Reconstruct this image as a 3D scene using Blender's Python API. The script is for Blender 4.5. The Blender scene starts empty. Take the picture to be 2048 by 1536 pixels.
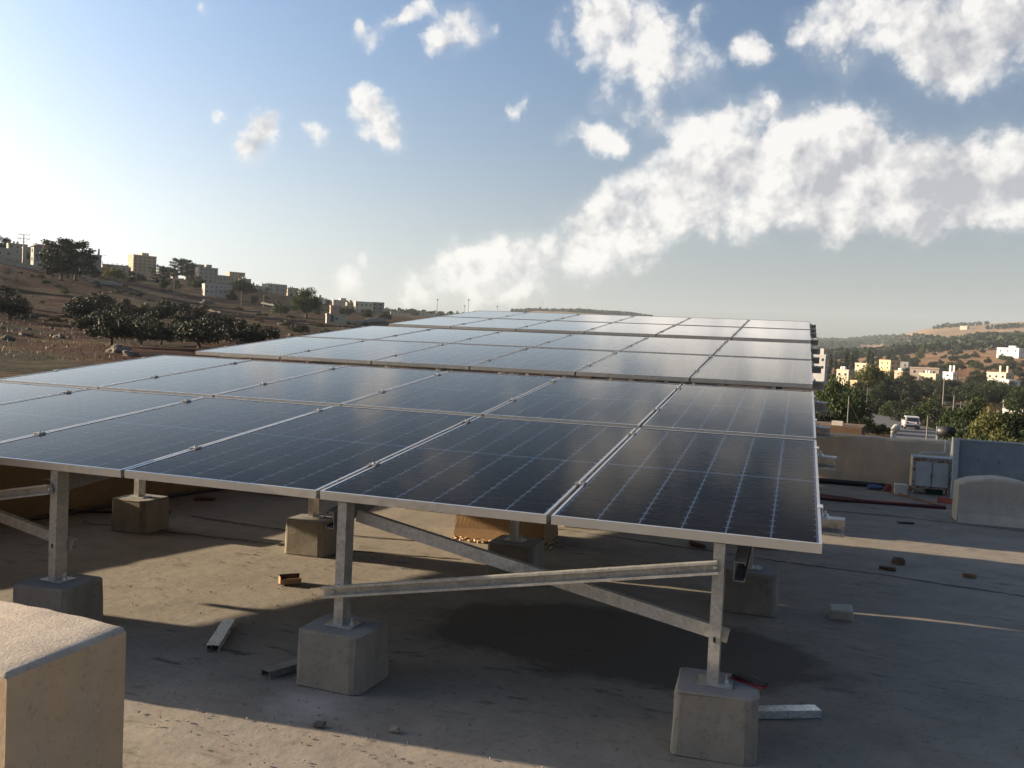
import bpy, bmesh, math, random
import numpy as np
from mathutils import Vector, Matrix
random.seed(7); rng = np.random.default_rng(7)
sc = bpy.context.scene; COL = sc.collection
R = math.radians
# ------------------------------------------------------------------ camera
CAM = np.array([-0.111, -3.332, 1.453]); FPX = 1777.7          # focal length in pixels of a 2048 px wide picture
def cam_axes(yaw, pitch, roll):
    f = np.array([math.sin(yaw)*math.cos(pitch), math.cos(yaw)*math.cos(pitch), math.sin(pitch)])
    r = np.array([math.cos(yaw), -math.sin(yaw), 0]); u = np.cross(r, f)
    return r*math.cos(roll)+u*math.sin(roll), -r*math.sin(roll)+u*math.cos(roll), f
AX, AU, AF = cam_axes(-0.312, -0.0384, 0.047)
cd = bpy.data.cameras.new('camera'); cam = bpy.data.objects.new('camera', cd); COL.objects.link(cam)
cd.sensor_fit = 'HORIZONTAL'; cd.sensor_width = 36.0; cd.lens = 36.0*FPX/2048.0; cd.clip_start = 0.05; cd.clip_end = 40000
mw = Matrix.Identity(4)
for i in range(3):
    mw[i][0] = AX[i]; mw[i][1] = AU[i]; mw[i][2] = -AF[i]; mw[i][3] = CAM[i]
cam.matrix_world = mw; sc.camera = cam
# ------------------------------------------------------------------ sun, exposure
SUN_A, SUN_B = 3.97, 0.28                                        # shadow run in x and y per metre of height
sun_dir = Vector((-SUN_A, -SUN_B, 1.0)).normalized()
SUN_EL = math.asin(sun_dir.z); SUN_AZ = math.atan2(sun_dir.x, sun_dir.y)
sl = bpy.data.lights.new('sun', 'SUN'); sl.energy = 5.0; sl.angle = R(0.55); sl.color = (1.0, 0.80, 0.56)
so = bpy.data.objects.new('sun', sl); COL.objects.link(so); so.rotation_euler = (-sun_dir).to_track_quat('-Z', 'Y').to_euler()
so.location = (-30, 0, 30)
vs = sc.view_settings; vs.view_transform = 'Standard'; vs.look = 'None'; vs.gamma = 1; vs.use_curve_mapping = False
vs.exposure = 1.55
# ------------------------------------------------------------------ picture helpers (pixels of the 2048 x 1536 photograph)
def ray(px, py):
    d = AX*((px-1024)/FPX) - AU*((py-768)/FPX) + AF
    return d/np.linalg.norm(d)
def azel(px, py):
    d = ray(px, py); return math.degrees(math.atan2(d[0], d[1])), math.degrees(math.asin(d[2]))
def hor(px): return 651.5+0.0469*px
# ------------------------------------------------------------------ world: physical sky with fair weather clouds
W = bpy.data.worlds.new('World'); sc.world = W; W.use_nodes = True
nt = W.node_tree; nt.nodes.clear()
def N(t, **k):
    n = nt.nodes.new(t)
    for a, b in k.items(): setattr(n, a, b)
    return n
def lk(a, b): nt.links.new(a, b)
def M(op, a, b=None, c=None, clamp=False):
    n = N('ShaderNodeMath', operation=op, use_clamp=clamp)
    for i, v in enumerate((a, b, c)):
        if v is None: continue
        if isinstance(v, (int, float)): n.inputs[i].default_value = v
        else: lk(v, n.inputs[i])
    return n.outputs[0]
sky = N('ShaderNodeTexSky', sky_type='NISHITA'); sky.sun_disc = False
sky.sun_elevation = SUN_EL; sky.sun_rotation = SUN_AZ; sky.air_density = 1.0; sky.dust_density = 3.4; sky.ozone_density = 1.2; sky.altitude = 600
tc = N('ShaderNodeTexCoord'); sep = N('ShaderNodeSeparateXYZ'); lk(tc.outputs['Generated'], sep.inputs[0])
az = M('ARCTAN2', sep.outputs[0], sep.outputs[1]); el = M('ARCSINE', sep.outputs[2])
D10 = 18/math.pi                                                  # units of ten degrees
cmb = N('ShaderNodeCombineXYZ'); lk(M('MULTIPLY', az, D10), cmb.inputs[0]); lk(M('MULTIPLY', el, D10), cmb.inputs[1])
P0 = cmb.outputs[0]
def noise(vec, scale, detail, rough=0.55, dist=0.0, off=(0, 0, 0)):
    m = N('ShaderNodeVectorMath', operation='ADD'); lk(vec, m.inputs[0]); m.inputs[1].default_value = off
    n = N('ShaderNodeTexNoise'); lk(m.outputs[0], n.inputs['Vector'])
    n.inputs['Scale'].default_value = scale; n.inputs['Detail'].default_value = detail
    n.inputs['Roughness'].default_value = rough; n.inputs['Distortion'].default_value = dist
    return n
# warp the coordinates so that cloud outlines are ragged
wn = noise(P0, 3.0, 5, 0.68); wv = N('ShaderNodeVectorMath', operation='SUBTRACT'); lk(wn.outputs['Color'], wv.inputs[0]); wv.inputs[1].default_value = (.5, .5, .5)
ws = N('ShaderNodeVectorMath', operation='SCALE'); lk(wv.outputs[0], ws.inputs[0]); ws.inputs['Scale'].default_value = 0.26
wp = N('ShaderNodeVectorMath', operation='ADD'); lk(P0, wp.inputs[0]); lk(ws.outputs[0], wp.inputs[1]); PW = wp.outputs[0]
flat = N('ShaderNodeVectorMath', operation='MULTIPLY'); lk(PW, flat.inputs[0]); flat.inputs[1].default_value = (1, 1, 0); PW = flat.outputs[0]
def blob_sum(blobs):
    tot = None
    for (x, y, r, w) in blobs:
        d = N('ShaderNodeVectorMath', operation='DISTANCE'); lk(PW, d.inputs[0]); d.inputs[1].default_value = (x, y, 0)
        mr = N('ShaderNodeMapRange', interpolation_type='SMOOTHSTEP'); lk(d.outputs['Value'], mr.inputs[0])
        mr.inputs[1].default_value = 0; mr.inputs[2].default_value = r; mr.inputs[3].default_value = w; mr.inputs[4].default_value = 0
        tot = mr.outputs[0] if tot is None else M('ADD', tot, mr.outputs[0])
    return tot
def pxb(lst):
    out = []
    for (px, py, r, w) in lst:
        a, e = azel(px, py); out.append((a/10, e/10, r*1.16/FPX*18/math.pi, w*.78))
    return out
CL = [ # (x, y, radius, weight) in photograph pixels
 (1175,50,105,.9),(1250,95,115,.9),(1330,60,85,.6),(1320,130,100,.85),(1400,150,72,.9),(1240,15,95,.8),(1290,150,50,.3),
 (1625,75,72,.9),(1690,112,66,.9),(1600,40,44,.7),(1760,15,125,1.),(1860,30,150,1.),(1980,35,155,1.),(1885,125,80,.9),(2050,70,130,.9),(1700,20,70,.6),(1930,150,40,.4),
 (1200,208,36,1.),(1250,225,40,1.),(1310,240,50,1.1),(1370,245,50,1.1),(1420,262,50,1.),(1460,218,44,1.1),(1515,203,46,1.2),(1545,215,34,.9),(1500,105,42,1.1),(1480,95,30,.8),(1535,112,30,.9),
 (1150,250,36,1.),(1205,275,40,1.2),(1235,292,38,1.2),(1180,262,30,1.),(1120,272,26,.9),(1305,225,34,.8),
 (1640,295,120,1.),(1560,330,130,.9),(1680,330,140,1.),(1800,390,130,.9),(1940,360,120,.9),(1380,370,100,.7),(1700,250,64,.8),(1720,240,36,.5),(1530,290,100,.8),(1420,305,95,.9),(1370,285,60,.8),(1480,370,140,1.05),(1620,370,145,1.05),(1750,340,120,.9),(1860,360,125,1.15),(1990,350,125,1.2),(2050,400,110,.9),(1900,400,110,.7),(1790,300,44,.5),(1930,315,50,.6),(2030,300,44,.7),
 (1330,420,135,1.2),(1470,430,95,.6),(1230,455,115,1.2),(1180,425,56,.9),(1215,415,44,.6),(1140,490,100,1.1),(1030,505,95,1.3),(1080,545,100,1.),(930,545,90,1.4),(850,572,66,1.5),(970,565,86,1.1),(800,585,54,1.2),(1240,510,80,.5),(1640,440,100,.5),(1180,550,80,.5),(1020,560,70,.5),(700,590,60,.5),
 (735,66,36,1.2),(722,50,26,.9),(755,82,26,.9),(775,50,28,1.1),(800,32,30,1.2),(825,18,30,1.2),(850,6,26,1.1),(905,50,70,1.),(930,30,40,.8),(965,72,42,1.),(870,88,40,1.),(920,85,50,.6),(990,62,22,.7),
 (745,205,52,1.3),(765,245,56,1.2),(780,275,42,1.1),(720,190,28,.9),(740,265,26,.7),(715,232,22,.8),
 (620,258,26,1.2),(640,275,26,1.1),(515,240,34,1.4),(545,246,32,1.3),(500,302,40,1.4),(525,285,46,1.5),(545,275,28,.9),(440,230,22,1.),(470,234,16,.9),(415,22,28,.9),(400,14,18,.8),(1030,225,24,.9),(1045,200,16,.8),(105,205,26,.8),(1180,30,20,.7),(1405,15,30,.9),(1395,45,24,.8),
 (715,535,58,.8),(735,525,30,.6),(610,545,44,.6),(680,555,44,.5),(580,560,30,.5)]
rc = random.Random(3); OUT = []
for k in range(16):                                               # the same scattered cumulus goes on all round the sky
    a = rc.uniform(-180, 180); e = rc.uniform(6, 60)
    while -62 < a < 25 and e < 40: a = rc.uniform(-180, 180); e = rc.uniform(6, 60)
    OUT.append((a/10, e/10, rc.uniform(.5, 1.3), rc.uniform(.7, 1.)))
F = blob_sum(pxb(CL)+OUT)
def billow(off):
    m = N('ShaderNodeVectorMath', operation='ADD'); lk(PB, m.inputs[0]); m.inputs[1].default_value = off
    v = N('ShaderNodeTexVoronoi', feature='F1', voronoi_dimensions='2D'); lk(m.outputs[0], v.inputs['Vector']); v.inputs['Scale'].default_value = 2.7; v.inputs['Detail'].default_value = 3.2; v.inputs['Roughness'].default_value = .56; v.inputs['Lacunarity'].default_value = 2.2
    return M('SUBTRACT', 1.0, M('MULTIPLY', v.outputs['Distance'], 1.15))
bs = N('ShaderNodeVectorMath', operation='SCALE'); lk(wv.outputs[0], bs.inputs[0]); bs.inputs['Scale'].default_value = .16
ba = N('ShaderNodeVectorMath', operation='ADD'); lk(P0, ba.inputs[0]); lk(bs.outputs[0], ba.inputs[1]); PB = ba.outputs[0]
fn = noise(P0, 2.6, 9, 0.62, 0.3, (3.1, 1.7, .4)); BL0 = billow((0, 0, 0)); FN = M('ADD', M('MULTIPLY', M('SUBTRACT', fn.outputs['Fac'], .5), .75), M('MULTIPLY', M('SUBTRACT', BL0, .18), .34))
dens = M('ADD', F, M('MULTIPLY', FN, 2.3))
dn = N('ShaderNodeMapRange', interpolation_type='SMOOTHSTEP'); lk(dens, dn.inputs[0]); dn.inputs[1].default_value = .16; dn.inputs[2].default_value = 1.22
gate = N('ShaderNodeMapRange', interpolation_type='SMOOTHSTEP'); lk(F, gate.inputs[0]); gate.inputs[1].default_value = .03; gate.inputs[2].default_value = .40
veil = N('ShaderNodeMapRange', interpolation_type='SMOOTHSTEP'); lk(M('ADD', F, M('MULTIPLY', FN, .7)), veil.inputs[0]); veil.inputs[1].default_value = .0; veil.inputs[2].default_value = 1.7; veil.inputs[4].default_value = .45
alpha = M('MAXIMUM', M('MULTIPLY', dn.outputs[0], gate.outputs[0]), veil.outputs[0])
DK = [(1970,70,170,.75),(1870,90,90,.3),(1800,440,150,.5),(1930,420,170,.55),(2040,350,140,.5),(1820,300,80,.5),(1640,460,160,.6),(1480,455,130,.5),(1270,520,140,.5),(1120,580,130,.5),(1400,365,70,.3),(1320,140,90,.3),(1600,345,60,.35),(1900,300,60,.35)]
SH = blob_sum(pxb(DK))
sn = noise(P0, 2.6, 6, 0.62, 0.3, (3.1-.13, 1.7+.09, .4)); BL1 = billow((-.09, .065, 0))           # the side that looks away from the sun is duller
grad = M('ADD', M('MULTIPLY', M('SUBTRACT', sn.outputs['Fac'], fn.outputs['Fac']), 1.5), M('MULTIPLY', M('SUBTRACT', BL1, BL0), .9))
shade = M('ADD', M('MULTIPLY', SH, .85), M('ADD', grad, M('MULTIPLY', M('SUBTRACT', F, .7), .14)), clamp=True)
cc = N('ShaderNodeMix', data_type='RGBA'); lk(shade, cc.inputs['Factor']); cc.inputs['A'].default_value = (.335, .327, .316, 1); cc.inputs['B'].default_value = (.160, .165, .182, 1)
lowf = N('ShaderNodeMapRange', interpolation_type='SMOOTHSTEP'); lk(el, lowf.inputs[0]); lowf.inputs[1].default_value = -.01; lowf.inputs[2].default_value = .12; lowf.inputs[3].default_value = .5; lowf.inputs[4].default_value = 1.
hs = N('ShaderNodeHueSaturation'); lk(sky.outputs[0], hs.inputs['Color']); hs.inputs['Saturation'].default_value = 1.15
SKY_K = 0.071
sk = N('ShaderNodeVectorMath', operation='SCALE'); tnt = N('ShaderNodeVectorMath', operation='MULTIPLY'); lk(hs.outputs[0], tnt.inputs[0]); tnt.inputs[1].default_value = (.96, 1.0, 1.08)
bw = N('ShaderNodeRGBToBW'); lk(sky.outputs[0], bw.inputs[0]); pale = N('ShaderNodeCombineColor')
for i_, k_ in enumerate((.93, .985, 1.03)): lk(M('MULTIPLY', bw.outputs[0], k_), pale.inputs[i_])
hzf = N('ShaderNodeMapRange', interpolation_type='SMOOTHSTEP'); lk(el, hzf.inputs[0]); hzf.inputs[1].default_value = R(-2); hzf.inputs[2].default_value = R(20); hzf.inputs[3].default_value = .85; hzf.inputs[4].default_value = .05
hm = N('ShaderNodeMix', data_type='RGBA'); lk(hzf.outputs[0], hm.inputs['Factor']); lk(tnt.outputs[0], hm.inputs['A']); lk(pale.outputs[0], hm.inputs['B']); lk(hm.outputs['Result'], sk.inputs[0]); sd_ = N('ShaderNodeVectorMath', operation='DOT_PRODUCT'); lk(tc.outputs['Generated'], sd_.inputs[0]); sd_.inputs[1].default_value = sun_dir   # hazy air scatters forward: brighter towards the sun
lk(M('MULTIPLY', M('ADD', M('MULTIPLY', M('POWER', M('MULTIPLY', M('ADD', sd_.outputs['Value'], 1.), .5), 3.), .8), .6), SKY_K), sk.inputs['Scale'])
mx = N('ShaderNodeMix', data_type='RGBA'); lk(M('MULTIPLY', alpha, M('MULTIPLY', lowf.outputs[0], .95)), mx.inputs['Factor']); lk(sk.outputs[0], mx.inputs['A']); lk(cc.outputs['Result'], mx.inputs['B'])
bg = N('ShaderNodeBackground'); lk(mx.outputs['Result'], bg.inputs['Color']); bg.inputs['Strength'].default_value = 1.0
wo = N('ShaderNodeOutputWorld'); lk(bg.outputs[0], wo.inputs['Surface'])
W.cycles.sampling_method = 'MANUAL'; W.cycles.sample_map_resolution = 512
sc.cycles.max_bounces = 6; sc.cycles.diffuse_bounces = 3; sc.cycles.glossy_bounces = 3; sc.cycles.transmission_bounces = 3; sc.cycles.transparent_max_bounces = 8; sc.cycles.volume_bounces = 0
sc.cycles.caustics_reflective = False; sc.cycles.caustics_refractive = False
# ------------------------------------------------------------------ mesh helpers
def link_mesh(name, V, Fc, mat=None, parent=None, smooth=False, mats=None, midx=None):
    me = bpy.data.meshes.new(name); me.from_pydata([tuple(map(float, v)) for v in V], [], [tuple(map(int, f)) for f in Fc])
    for m in (mats or ([mat] if mat else [])): me.materials.append(m)
    if midx is not None: me.polygons.foreach_set('material_index', np.asarray(midx, dtype=np.int32))
    if smooth: me.polygons.foreach_set('use_smooth', np.ones(len(me.polygons), dtype=bool))
    me.update(); return place_obj(name, me, parent)
def place_obj(name, me, parent=None):
    o = bpy.data.objects.new(name, me); COL.objects.link(o)
    if parent: o.parent = parent
    return o
def mesh_np(name, V, Fc, mat=None, smooth=False):
    """fast mesh from arrays, all faces with the same corner count"""
    V = np.asarray(V, np.float32); Fc = np.asarray(Fc, np.int32); k = Fc.shape[1]; n = len(Fc)
    me = bpy.data.meshes.new(name); me.vertices.add(len(V)); me.vertices.foreach_set('co', V.ravel())
    me.loops.add(n*k); me.loops.foreach_set('vertex_index', Fc.ravel()); me.polygons.add(n)
    me.polygons.foreach_set('loop_start', np.arange(0, n*k, k, dtype=np.int32)); me.polygons.foreach_set('loop_total', np.full(n, k, np.int32))
    if smooth: me.polygons.foreach_set('use_smooth', np.ones(n, dtype=bool))
    if mat: me.materials.append(mat)
    me.update(calc_edges=True); me.validate(); return me
class MB:
    def __init__(s): s.V = []; s.F = []
    def add(s, V, F):
        b = len(s.V); s.V += [tuple(map(float, v)) for v in V]; s.F += [tuple(i+b for i in f) for f in F]; return s
    def box(s, x0, x1, y0, y1, z0, z1, mat=None):
        V = [(x0,y0,z0),(x1,y0,z0),(x1,y1,z0),(x0,y1,z0),(x0,y0,z1),(x1,y0,z1),(x1,y1,z1),(x0,y1,z1)]
        if mat is not None: V = [tuple(mat @ Vector(v)) for v in V]
        return s.add(V, [(3,2,1,0),(4,5,6,7),(0,1,5,4),(1,2,6,5),(2,3,7,6),(3,0,4,7)])
    def bbox(s, x0, x1, y0, y1, z0, z1, b=.01, jit=0, seed=0, mat=None):
        """box with chamfered edges, optionally a little uneven"""
        rr = random.Random(seed); cx, cy, cz = (x0+x1)/2, (y0+y1)/2, (z0+z1)/2; hx, hy, hz = (x1-x0)/2, (y1-y0)/2, (z1-z0)/2
        bm = bmesh.new(); bmesh.ops.create_cube(bm, size=2)
        for v in bm.verts: v.co = Vector((cx+v.co.x*hx+rr.uniform(-jit, jit), cy+v.co.y*hy+rr.uniform(-jit, jit), cz+v.co.z*hz+rr.uniform(-jit, jit)))
        bmesh.ops.bevel(bm, geom=bm.edges[:], offset=b, segments=2, affect='EDGES', profile=.6)
        bm.verts.index_update()
        V = [tuple(mat @ v.co) if mat is not None else tuple(v.co) for v in bm.verts]; F = [[v.index for v in f.verts] for f in bm.faces]; bm.free()
        return s.add(V, F)
    def prism(s, poly, ext, origin=(0,0,0), ex=(1,0,0), ey=(0,1,0), ez=(0,0,1), caps=True):
        """polygon in the (ex, ey) plane swept along ez by ext"""
        o, ex, ey, ez = map(lambda q: np.array(q, float), (origin, ex, ey, ez)); n = len(poly)
        V = [o+ex*a+ey*b for a, b in poly]+[o+ex*a+ey*b+ez*ext for a, b in poly]
        F = [(i, (i+1) % n, n+(i+1) % n, n+i) for i in range(n)]
        if caps: F += [tuple(range(n))[::-1], tuple(range(n, 2*n))]
        return s.add(V, F)
    def channel(s, a, b, w=.07, d=.04, t=.0035, lip=.012, up=(0,0,1), open_dir=1):
        """lipped C channel from a to b; the web is w high along up, the flanges point sideways"""
        a, b = np.array(a, float), np.array(b, float); L = np.linalg.norm(b-a); ez = (b-a)/L
        up = np.array(up, float); up = up-ez*(up@ez); up /= np.linalg.norm(up); ex = np.cross(up, ez)*open_dir
        h = w/2; poly = [(0,-h),(d,-h),(d,-h+lip),(d-t,-h+lip),(d-t,-h+t),(t,-h+t),(t,h-t),(d-t,h-t),(d-t,h-lip),(d,h-lip),(d,h),(0,h)]
        if open_dir < 0: poly = poly[::-1]
        n = len(poly); V = [a+ex*p+up*q for p, q in poly]+[b+ex*p+up*q for p, q in poly]
        F = [(i, (i+1) % n, n+(i+1) % n, n+i) for i in range(n)]
        q = [(0,1,4,5),(1,2,3,4),(0,5,6,11),(6,7,10,11),(7,8,9,10)]
        F += [f[::-1] for f in q]+[tuple(i+n for i in f) for f in q]
        return s.add(V, F)
    def tube(s, pts, rad, seg=8, cap=True):
        pts = [np.array(p, float) for p in pts]; rad = rad if hasattr(rad, '__len__') else [rad]*len(pts); rings = []
        nrm = None
        for i, p in enumerate(pts):
            t = pts[min(i+1, len(pts)-1)]-pts[max(i-1, 0)]; t = t/(np.linalg.norm(t)+1e-12)
            if nrm is None: nrm = np.cross(t, (0,0,1) if abs(t[2]) < .9 else (1,0,0))
            nrm = nrm-t*(nrm@t); nrm /= np.linalg.norm(nrm)+1e-12; bn = np.cross(t, nrm)
            rings.append([p+rad[i]*(math.cos(2*math.pi*k/seg)*nrm+math.sin(2*math.pi*k/seg)*bn) for k in range(seg)])
        V = [v for r_ in rings for v in r_]; F = []
        for i in range(len(pts)-1):
            for k in range(seg): F.append((i*seg+k, i*seg+(k+1) % seg, (i+1)*seg+(k+1) % seg, (i+1)*seg+k))
        if cap: F += [tuple(range(seg))[::-1], tuple(range((len(pts)-1)*seg, len(pts)*seg))]
        return s.add(V, F)
    def build(s, name, mat=None, parent=None, smooth=False): return link_mesh(name, s.V, s.F, mat, parent, smooth)
    def mesh(s, name, mat):
        me = bpy.data.meshes.new(name); me.from_pydata(s.V, [], s.F); me.materials.append(mat); me.update(); return me
def tag(o, label=None, cat=None, group=None, kind=None):
    if label: o['label'] = label
    if cat: o['category'] = cat
    if group: o['group'] = group
    if kind: o['kind'] = kind
    return o
def empty(name, loc=(0,0,0), rz=0.0):
    o = bpy.data.objects.new(name, None); COL.objects.link(o); o.location = loc; o.rotation_euler = (0, 0, rz); o.empty_display_size = .1
    return o
def copy_tree(o, parent=None):
    c = o.copy(); COL.objects.link(c); c.parent = parent
    for ch in o.children: copy_tree(ch, c)
    return c
# ------------------------------------------------------------------ materials
def mat_new(name):
    m = bpy.data.materials.new(name); m.use_nodes = True; t = m.node_tree; t.nodes.clear()
    o = t.nodes.new('ShaderNodeOutputMaterial'); b = t.nodes.new('ShaderNodeBsdfPrincipled'); t.links.new(b.outputs[0], o.inputs[0])
    return m, t, b
def tnoise(t, scale, detail=4, rough=.55, coord='Object', dist=0., stretch=None):
    c = t.nodes.new('ShaderNodeTexCoord'); n = t.nodes.new('ShaderNodeTexNoise')
    if coord != 'World': src = c.outputs[coord]
    else:
        g = t.nodes.new('ShaderNodeNewGeometry'); src = g.outputs['Position']
    if stretch:
        mp = t.nodes.new('ShaderNodeMapping'); mp.inputs['Scale'].default_value = stretch[:3]
        if len(stretch) > 3: mp.inputs['Rotation'].default_value = (0, 0, stretch[3])
        t.links.new(src, mp.inputs[0]); src = mp.outputs[0]
    t.links.new(src, n.inputs['Vector']); n.inputs['Scale'].default_value = scale; n.inputs['Detail'].default_value = detail
    n.inputs['Roughness'].default_value = rough; n.inputs['Distortion'].default_value = dist
    return n.outputs['Fac']
def tramp(t, fac, stops):
    r = t.nodes.new('ShaderNodeValToRGB'); e = r.color_ramp.elements
    while len(e) < len(stops): e.new(.5)
    for i, (p, c) in enumerate(stops): e[i].position = p; e[i].color = (*c, 1) if len(c) == 3 else c
    t.links.new(fac, r.inputs[0]); return r.outputs[0]
def tmix(t, fac, a, b, mode='MIX'):
    m = t.nodes.new('ShaderNodeMix'); m.data_type = 'RGBA'; m.blend_type = mode
    for s, v in (('Factor', fac), ('A', a), ('B', b)):
        if isinstance(v, (int, float)): m.inputs[s].default_value = v
        elif isinstance(v, tuple): m.inputs[s].default_value = (*v, 1)
        else: t.links.new(v, m.inputs[s])
    return m.outputs['Result']
def tbump(t, b, h, strength=.4, dist=.01):
    n = t.nodes.new('ShaderNodeBump'); n.inputs['Strength'].default_value = strength; n.inputs['Distance'].default_value = dist
    t.links.new(h, n.inputs['Height']); t.links.new(n.outputs[0], b.inputs['Normal'])
def tmath(t, op, a, b=0.):
    n = t.nodes.new('ShaderNodeMath'); n.operation = op
    for i, v in enumerate((a, b)):
        if isinstance(v, (int, float)): n.inputs[i].default_value = v
        else: t.links.new(v, n.inputs[i])
    return n.outputs[0]
def gray(c, k): return tuple(max(0., x*k) for x in c)
def simple(name, col, rough=.7, metal=0., var=.25, scale=6., bump=0., bscale=60., bdist=.003, coord='Object', spec=.4, detail=5):
    """plain surface with uneven colour and fine relief"""
    m, t, b = mat_new(name)
    f = tnoise(t, scale, detail, .6, coord); c = tramp(t, f, [(.3, gray(col, 1-var)), (.7, gray(col, 1+var))])
    t.links.new(c, b.inputs['Base Color']); b.inputs['Metallic'].default_value = metal; b.inputs['Specular IOR Level'].default_value = spec
    rr = tramp(t, tnoise(t, scale*2.3, 3, .5, coord), [(.3, (max(rough-.08, .03),)*3), (.7, (min(rough+.08, 1),)*3)]); t.links.new(rr, b.inputs['Roughness'])
    if bump: tbump(t, b, tnoise(t, bscale, 6, .65, coord), bump, bdist)
    return m
MAT = {}
# roof screed: pale grey brown cement, blotched, with a damp dark patch and dusty pale ones
def roof_mat():
    m, t, b = mat_new('roof_screed')
    big = tnoise(t, .55, 5, .6, dist=.3); mid = tnoise(t, 3.5, 6, .65, dist=.2, stretch=(1, 1, 1)); fine = tnoise(t, 30, 6, .7)
    c = tramp(t, mid, [(.25, (.175, .152, .122)), (.5, (.245, .215, .175)), (.78, (.30, .265, .22))])
    c = tmix(t, tramp(t, big, [(.35, (0,0,0)), (.7, (.55,.55,.55))]), c, (.165, .158, .148))
    c = tmix(t, tramp(t, fine, [(.33, (.7,)*3), (.43, (0,)*3)]), c, (.095, .082, .066))
    # smeared dark scuffs that run the way the screed was drawn
    sc_ = tnoise(t, 1.0, 6, .7, dist=.5, stretch=(4.5, 16, 1, .45)); msk = tnoise(t, .9, 3, .5)
    scf = tmath(t, 'MULTIPLY', tramp(t, sc_, [(.55, (0,)*3), (.66, (.9,)*3)]), tramp(t, msk, [(.42, (0,)*3), (.62, (1,)*3)]))
    c = tmix(t, scf, c, (.07, .06, .048))
    # damp patch under the array
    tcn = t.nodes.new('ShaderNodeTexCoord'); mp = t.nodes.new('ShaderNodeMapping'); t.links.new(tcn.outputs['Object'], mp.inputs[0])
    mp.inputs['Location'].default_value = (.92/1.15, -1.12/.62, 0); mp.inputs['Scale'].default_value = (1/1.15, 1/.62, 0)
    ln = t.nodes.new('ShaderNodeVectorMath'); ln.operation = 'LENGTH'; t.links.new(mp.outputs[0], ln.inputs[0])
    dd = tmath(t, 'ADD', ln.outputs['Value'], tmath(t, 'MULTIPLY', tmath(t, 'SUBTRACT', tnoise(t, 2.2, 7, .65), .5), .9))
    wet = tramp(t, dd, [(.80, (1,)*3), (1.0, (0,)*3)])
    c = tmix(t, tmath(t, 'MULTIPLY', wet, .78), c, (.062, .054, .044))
    # spilt pale cement dust
    mp2 = t.nodes.new('ShaderNodeMapping'); t.links.new(tcn.outputs['Object'], mp2.inputs[0]); mp2.inputs['Location'].default_value = (1.90/.22, .22/.2, 0); mp2.inputs['Scale'].default_value = (1/.22, 1/.2, 0)
    l2 = t.nodes.new('ShaderNodeVectorMath'); l2.operation = 'LENGTH'; t.links.new(mp2.outputs[0], l2.inputs[0])
    d2 = tmath(t, 'ADD', l2.outputs['Value'], tmath(t, 'MULTIPLY', tmath(t, 'SUBTRACT', tnoise(t, 9, 6, .7), .5), 1.3))
    c = tmix(t, tramp(t, d2, [(.2, (.6,)*3), (1.0, (0,)*3)]), c, (.42, .40, .375))
    t.links.new(c, b.inputs['Base Color']); b.inputs['Roughness'].default_value = .82; b.inputs['Specular IOR Level'].default_value = .3
    h = tmath(t, 'ADD', tmath(t, 'MULTIPLY', tnoise(t, 5, 8, .6), 1.0), tmath(t, 'MULTIPLY', tnoise(t, 140, 2, .5), .08))
    tbump(t, b, h, .5, .016)
    return m
MAT['roof'] = roof_mat()
def plaster(name, col, stain, scale=3., bump=.5):
    m, t, b = mat_new(name)
    c = tramp(t, tnoise(t, scale, 6, .65), [(.3, gray(col, .82)), (.7, gray(col, 1.12))])
    st = tnoise(t, scale*1.2, 6, .7, dist=.4, stretch=(1.6, 1.6, .45)); c = tmix(t, tramp(t, st, [(.48, (0,)*3), (.72, (.75,)*3)]), c, stain)
    c = tmix(t, tramp(t, tnoise(t, 55, 4, .7), [(.34, (.4,)*3), (.44, (0,)*3)]), c, gray(stain, .5))
    t.links.new(c, b.inputs['Base Color']); b.inputs['Roughness'].default_value = .9; b.inputs['Specular IOR Level'].default_value = .2
    tbump(t, b, tmath(t, 'ADD', tnoise(t, 90, 5, .7), tmath(t, 'MULTIPLY', tnoise(t, 12, 4, .6), .35)), bump, .004)
    return m
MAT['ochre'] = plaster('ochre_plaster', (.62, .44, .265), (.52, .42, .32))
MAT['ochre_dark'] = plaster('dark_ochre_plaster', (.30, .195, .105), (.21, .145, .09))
MAT['ochre_dull'] = plaster('dull_ochre_plaster', (.64, .50, .345), (.54, .42, .29))
MAT['grey_plaster'] = plaster('grey_plaster', (.46, .415, .335), (.37, .33, .27), 5.)
MAT['concrete'] = plaster('cast_concrete', (.275, .245, .20), (.20, .185, .16), 6., .45)
MAT['trowel'] = simple('trowelled_concrete', (.215, .21, .205), .8, 0, .2, 5, .35, 40, .004)
MAT['capstone'] = plaster('worn_cap_cement', (.47, .40, .32), (.38, .33, .28), 9., .9)
def galv(name, col, rough=.42, var=.22):
    m, t, b = mat_new(name)
    v = t.nodes.new('ShaderNodeTexVoronoi'); v.inputs['Scale'].default_value = 90; tcn = t.nodes.new('ShaderNodeTexCoord'); t.links.new(tcn.outputs['Object'], v.inputs['Vector'])
    sp = tmath(t, 'ADD', tmath(t, 'MULTIPLY', v.outputs['Color'], .35), tmath(t, 'MULTIPLY', tnoise(t, 14, 5, .65), .75))
    t.links.new(tramp(t, sp, [(.3, gray(col, 1-var)), (.72, gray(col, 1+var))]), b.inputs['Base Color'])
    b.inputs['Metallic'].default_value = .72
    t.links.new(tramp(t, tnoise(t, 25, 4, .6), [(.3, (rough-.1,)*3), (.7, (rough+.14,)*3)]), b.inputs['Roughness'])
    tbump(t, b, tnoise(t, 60, 3, .5), .08, .002)
    return m
MAT['galv'] = galv('galvanised_steel', (.50, .49, .455)); MAT['galv_dark'] = galv('weathered_galvanised_steel', (.25, .26, .26), .5)
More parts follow.
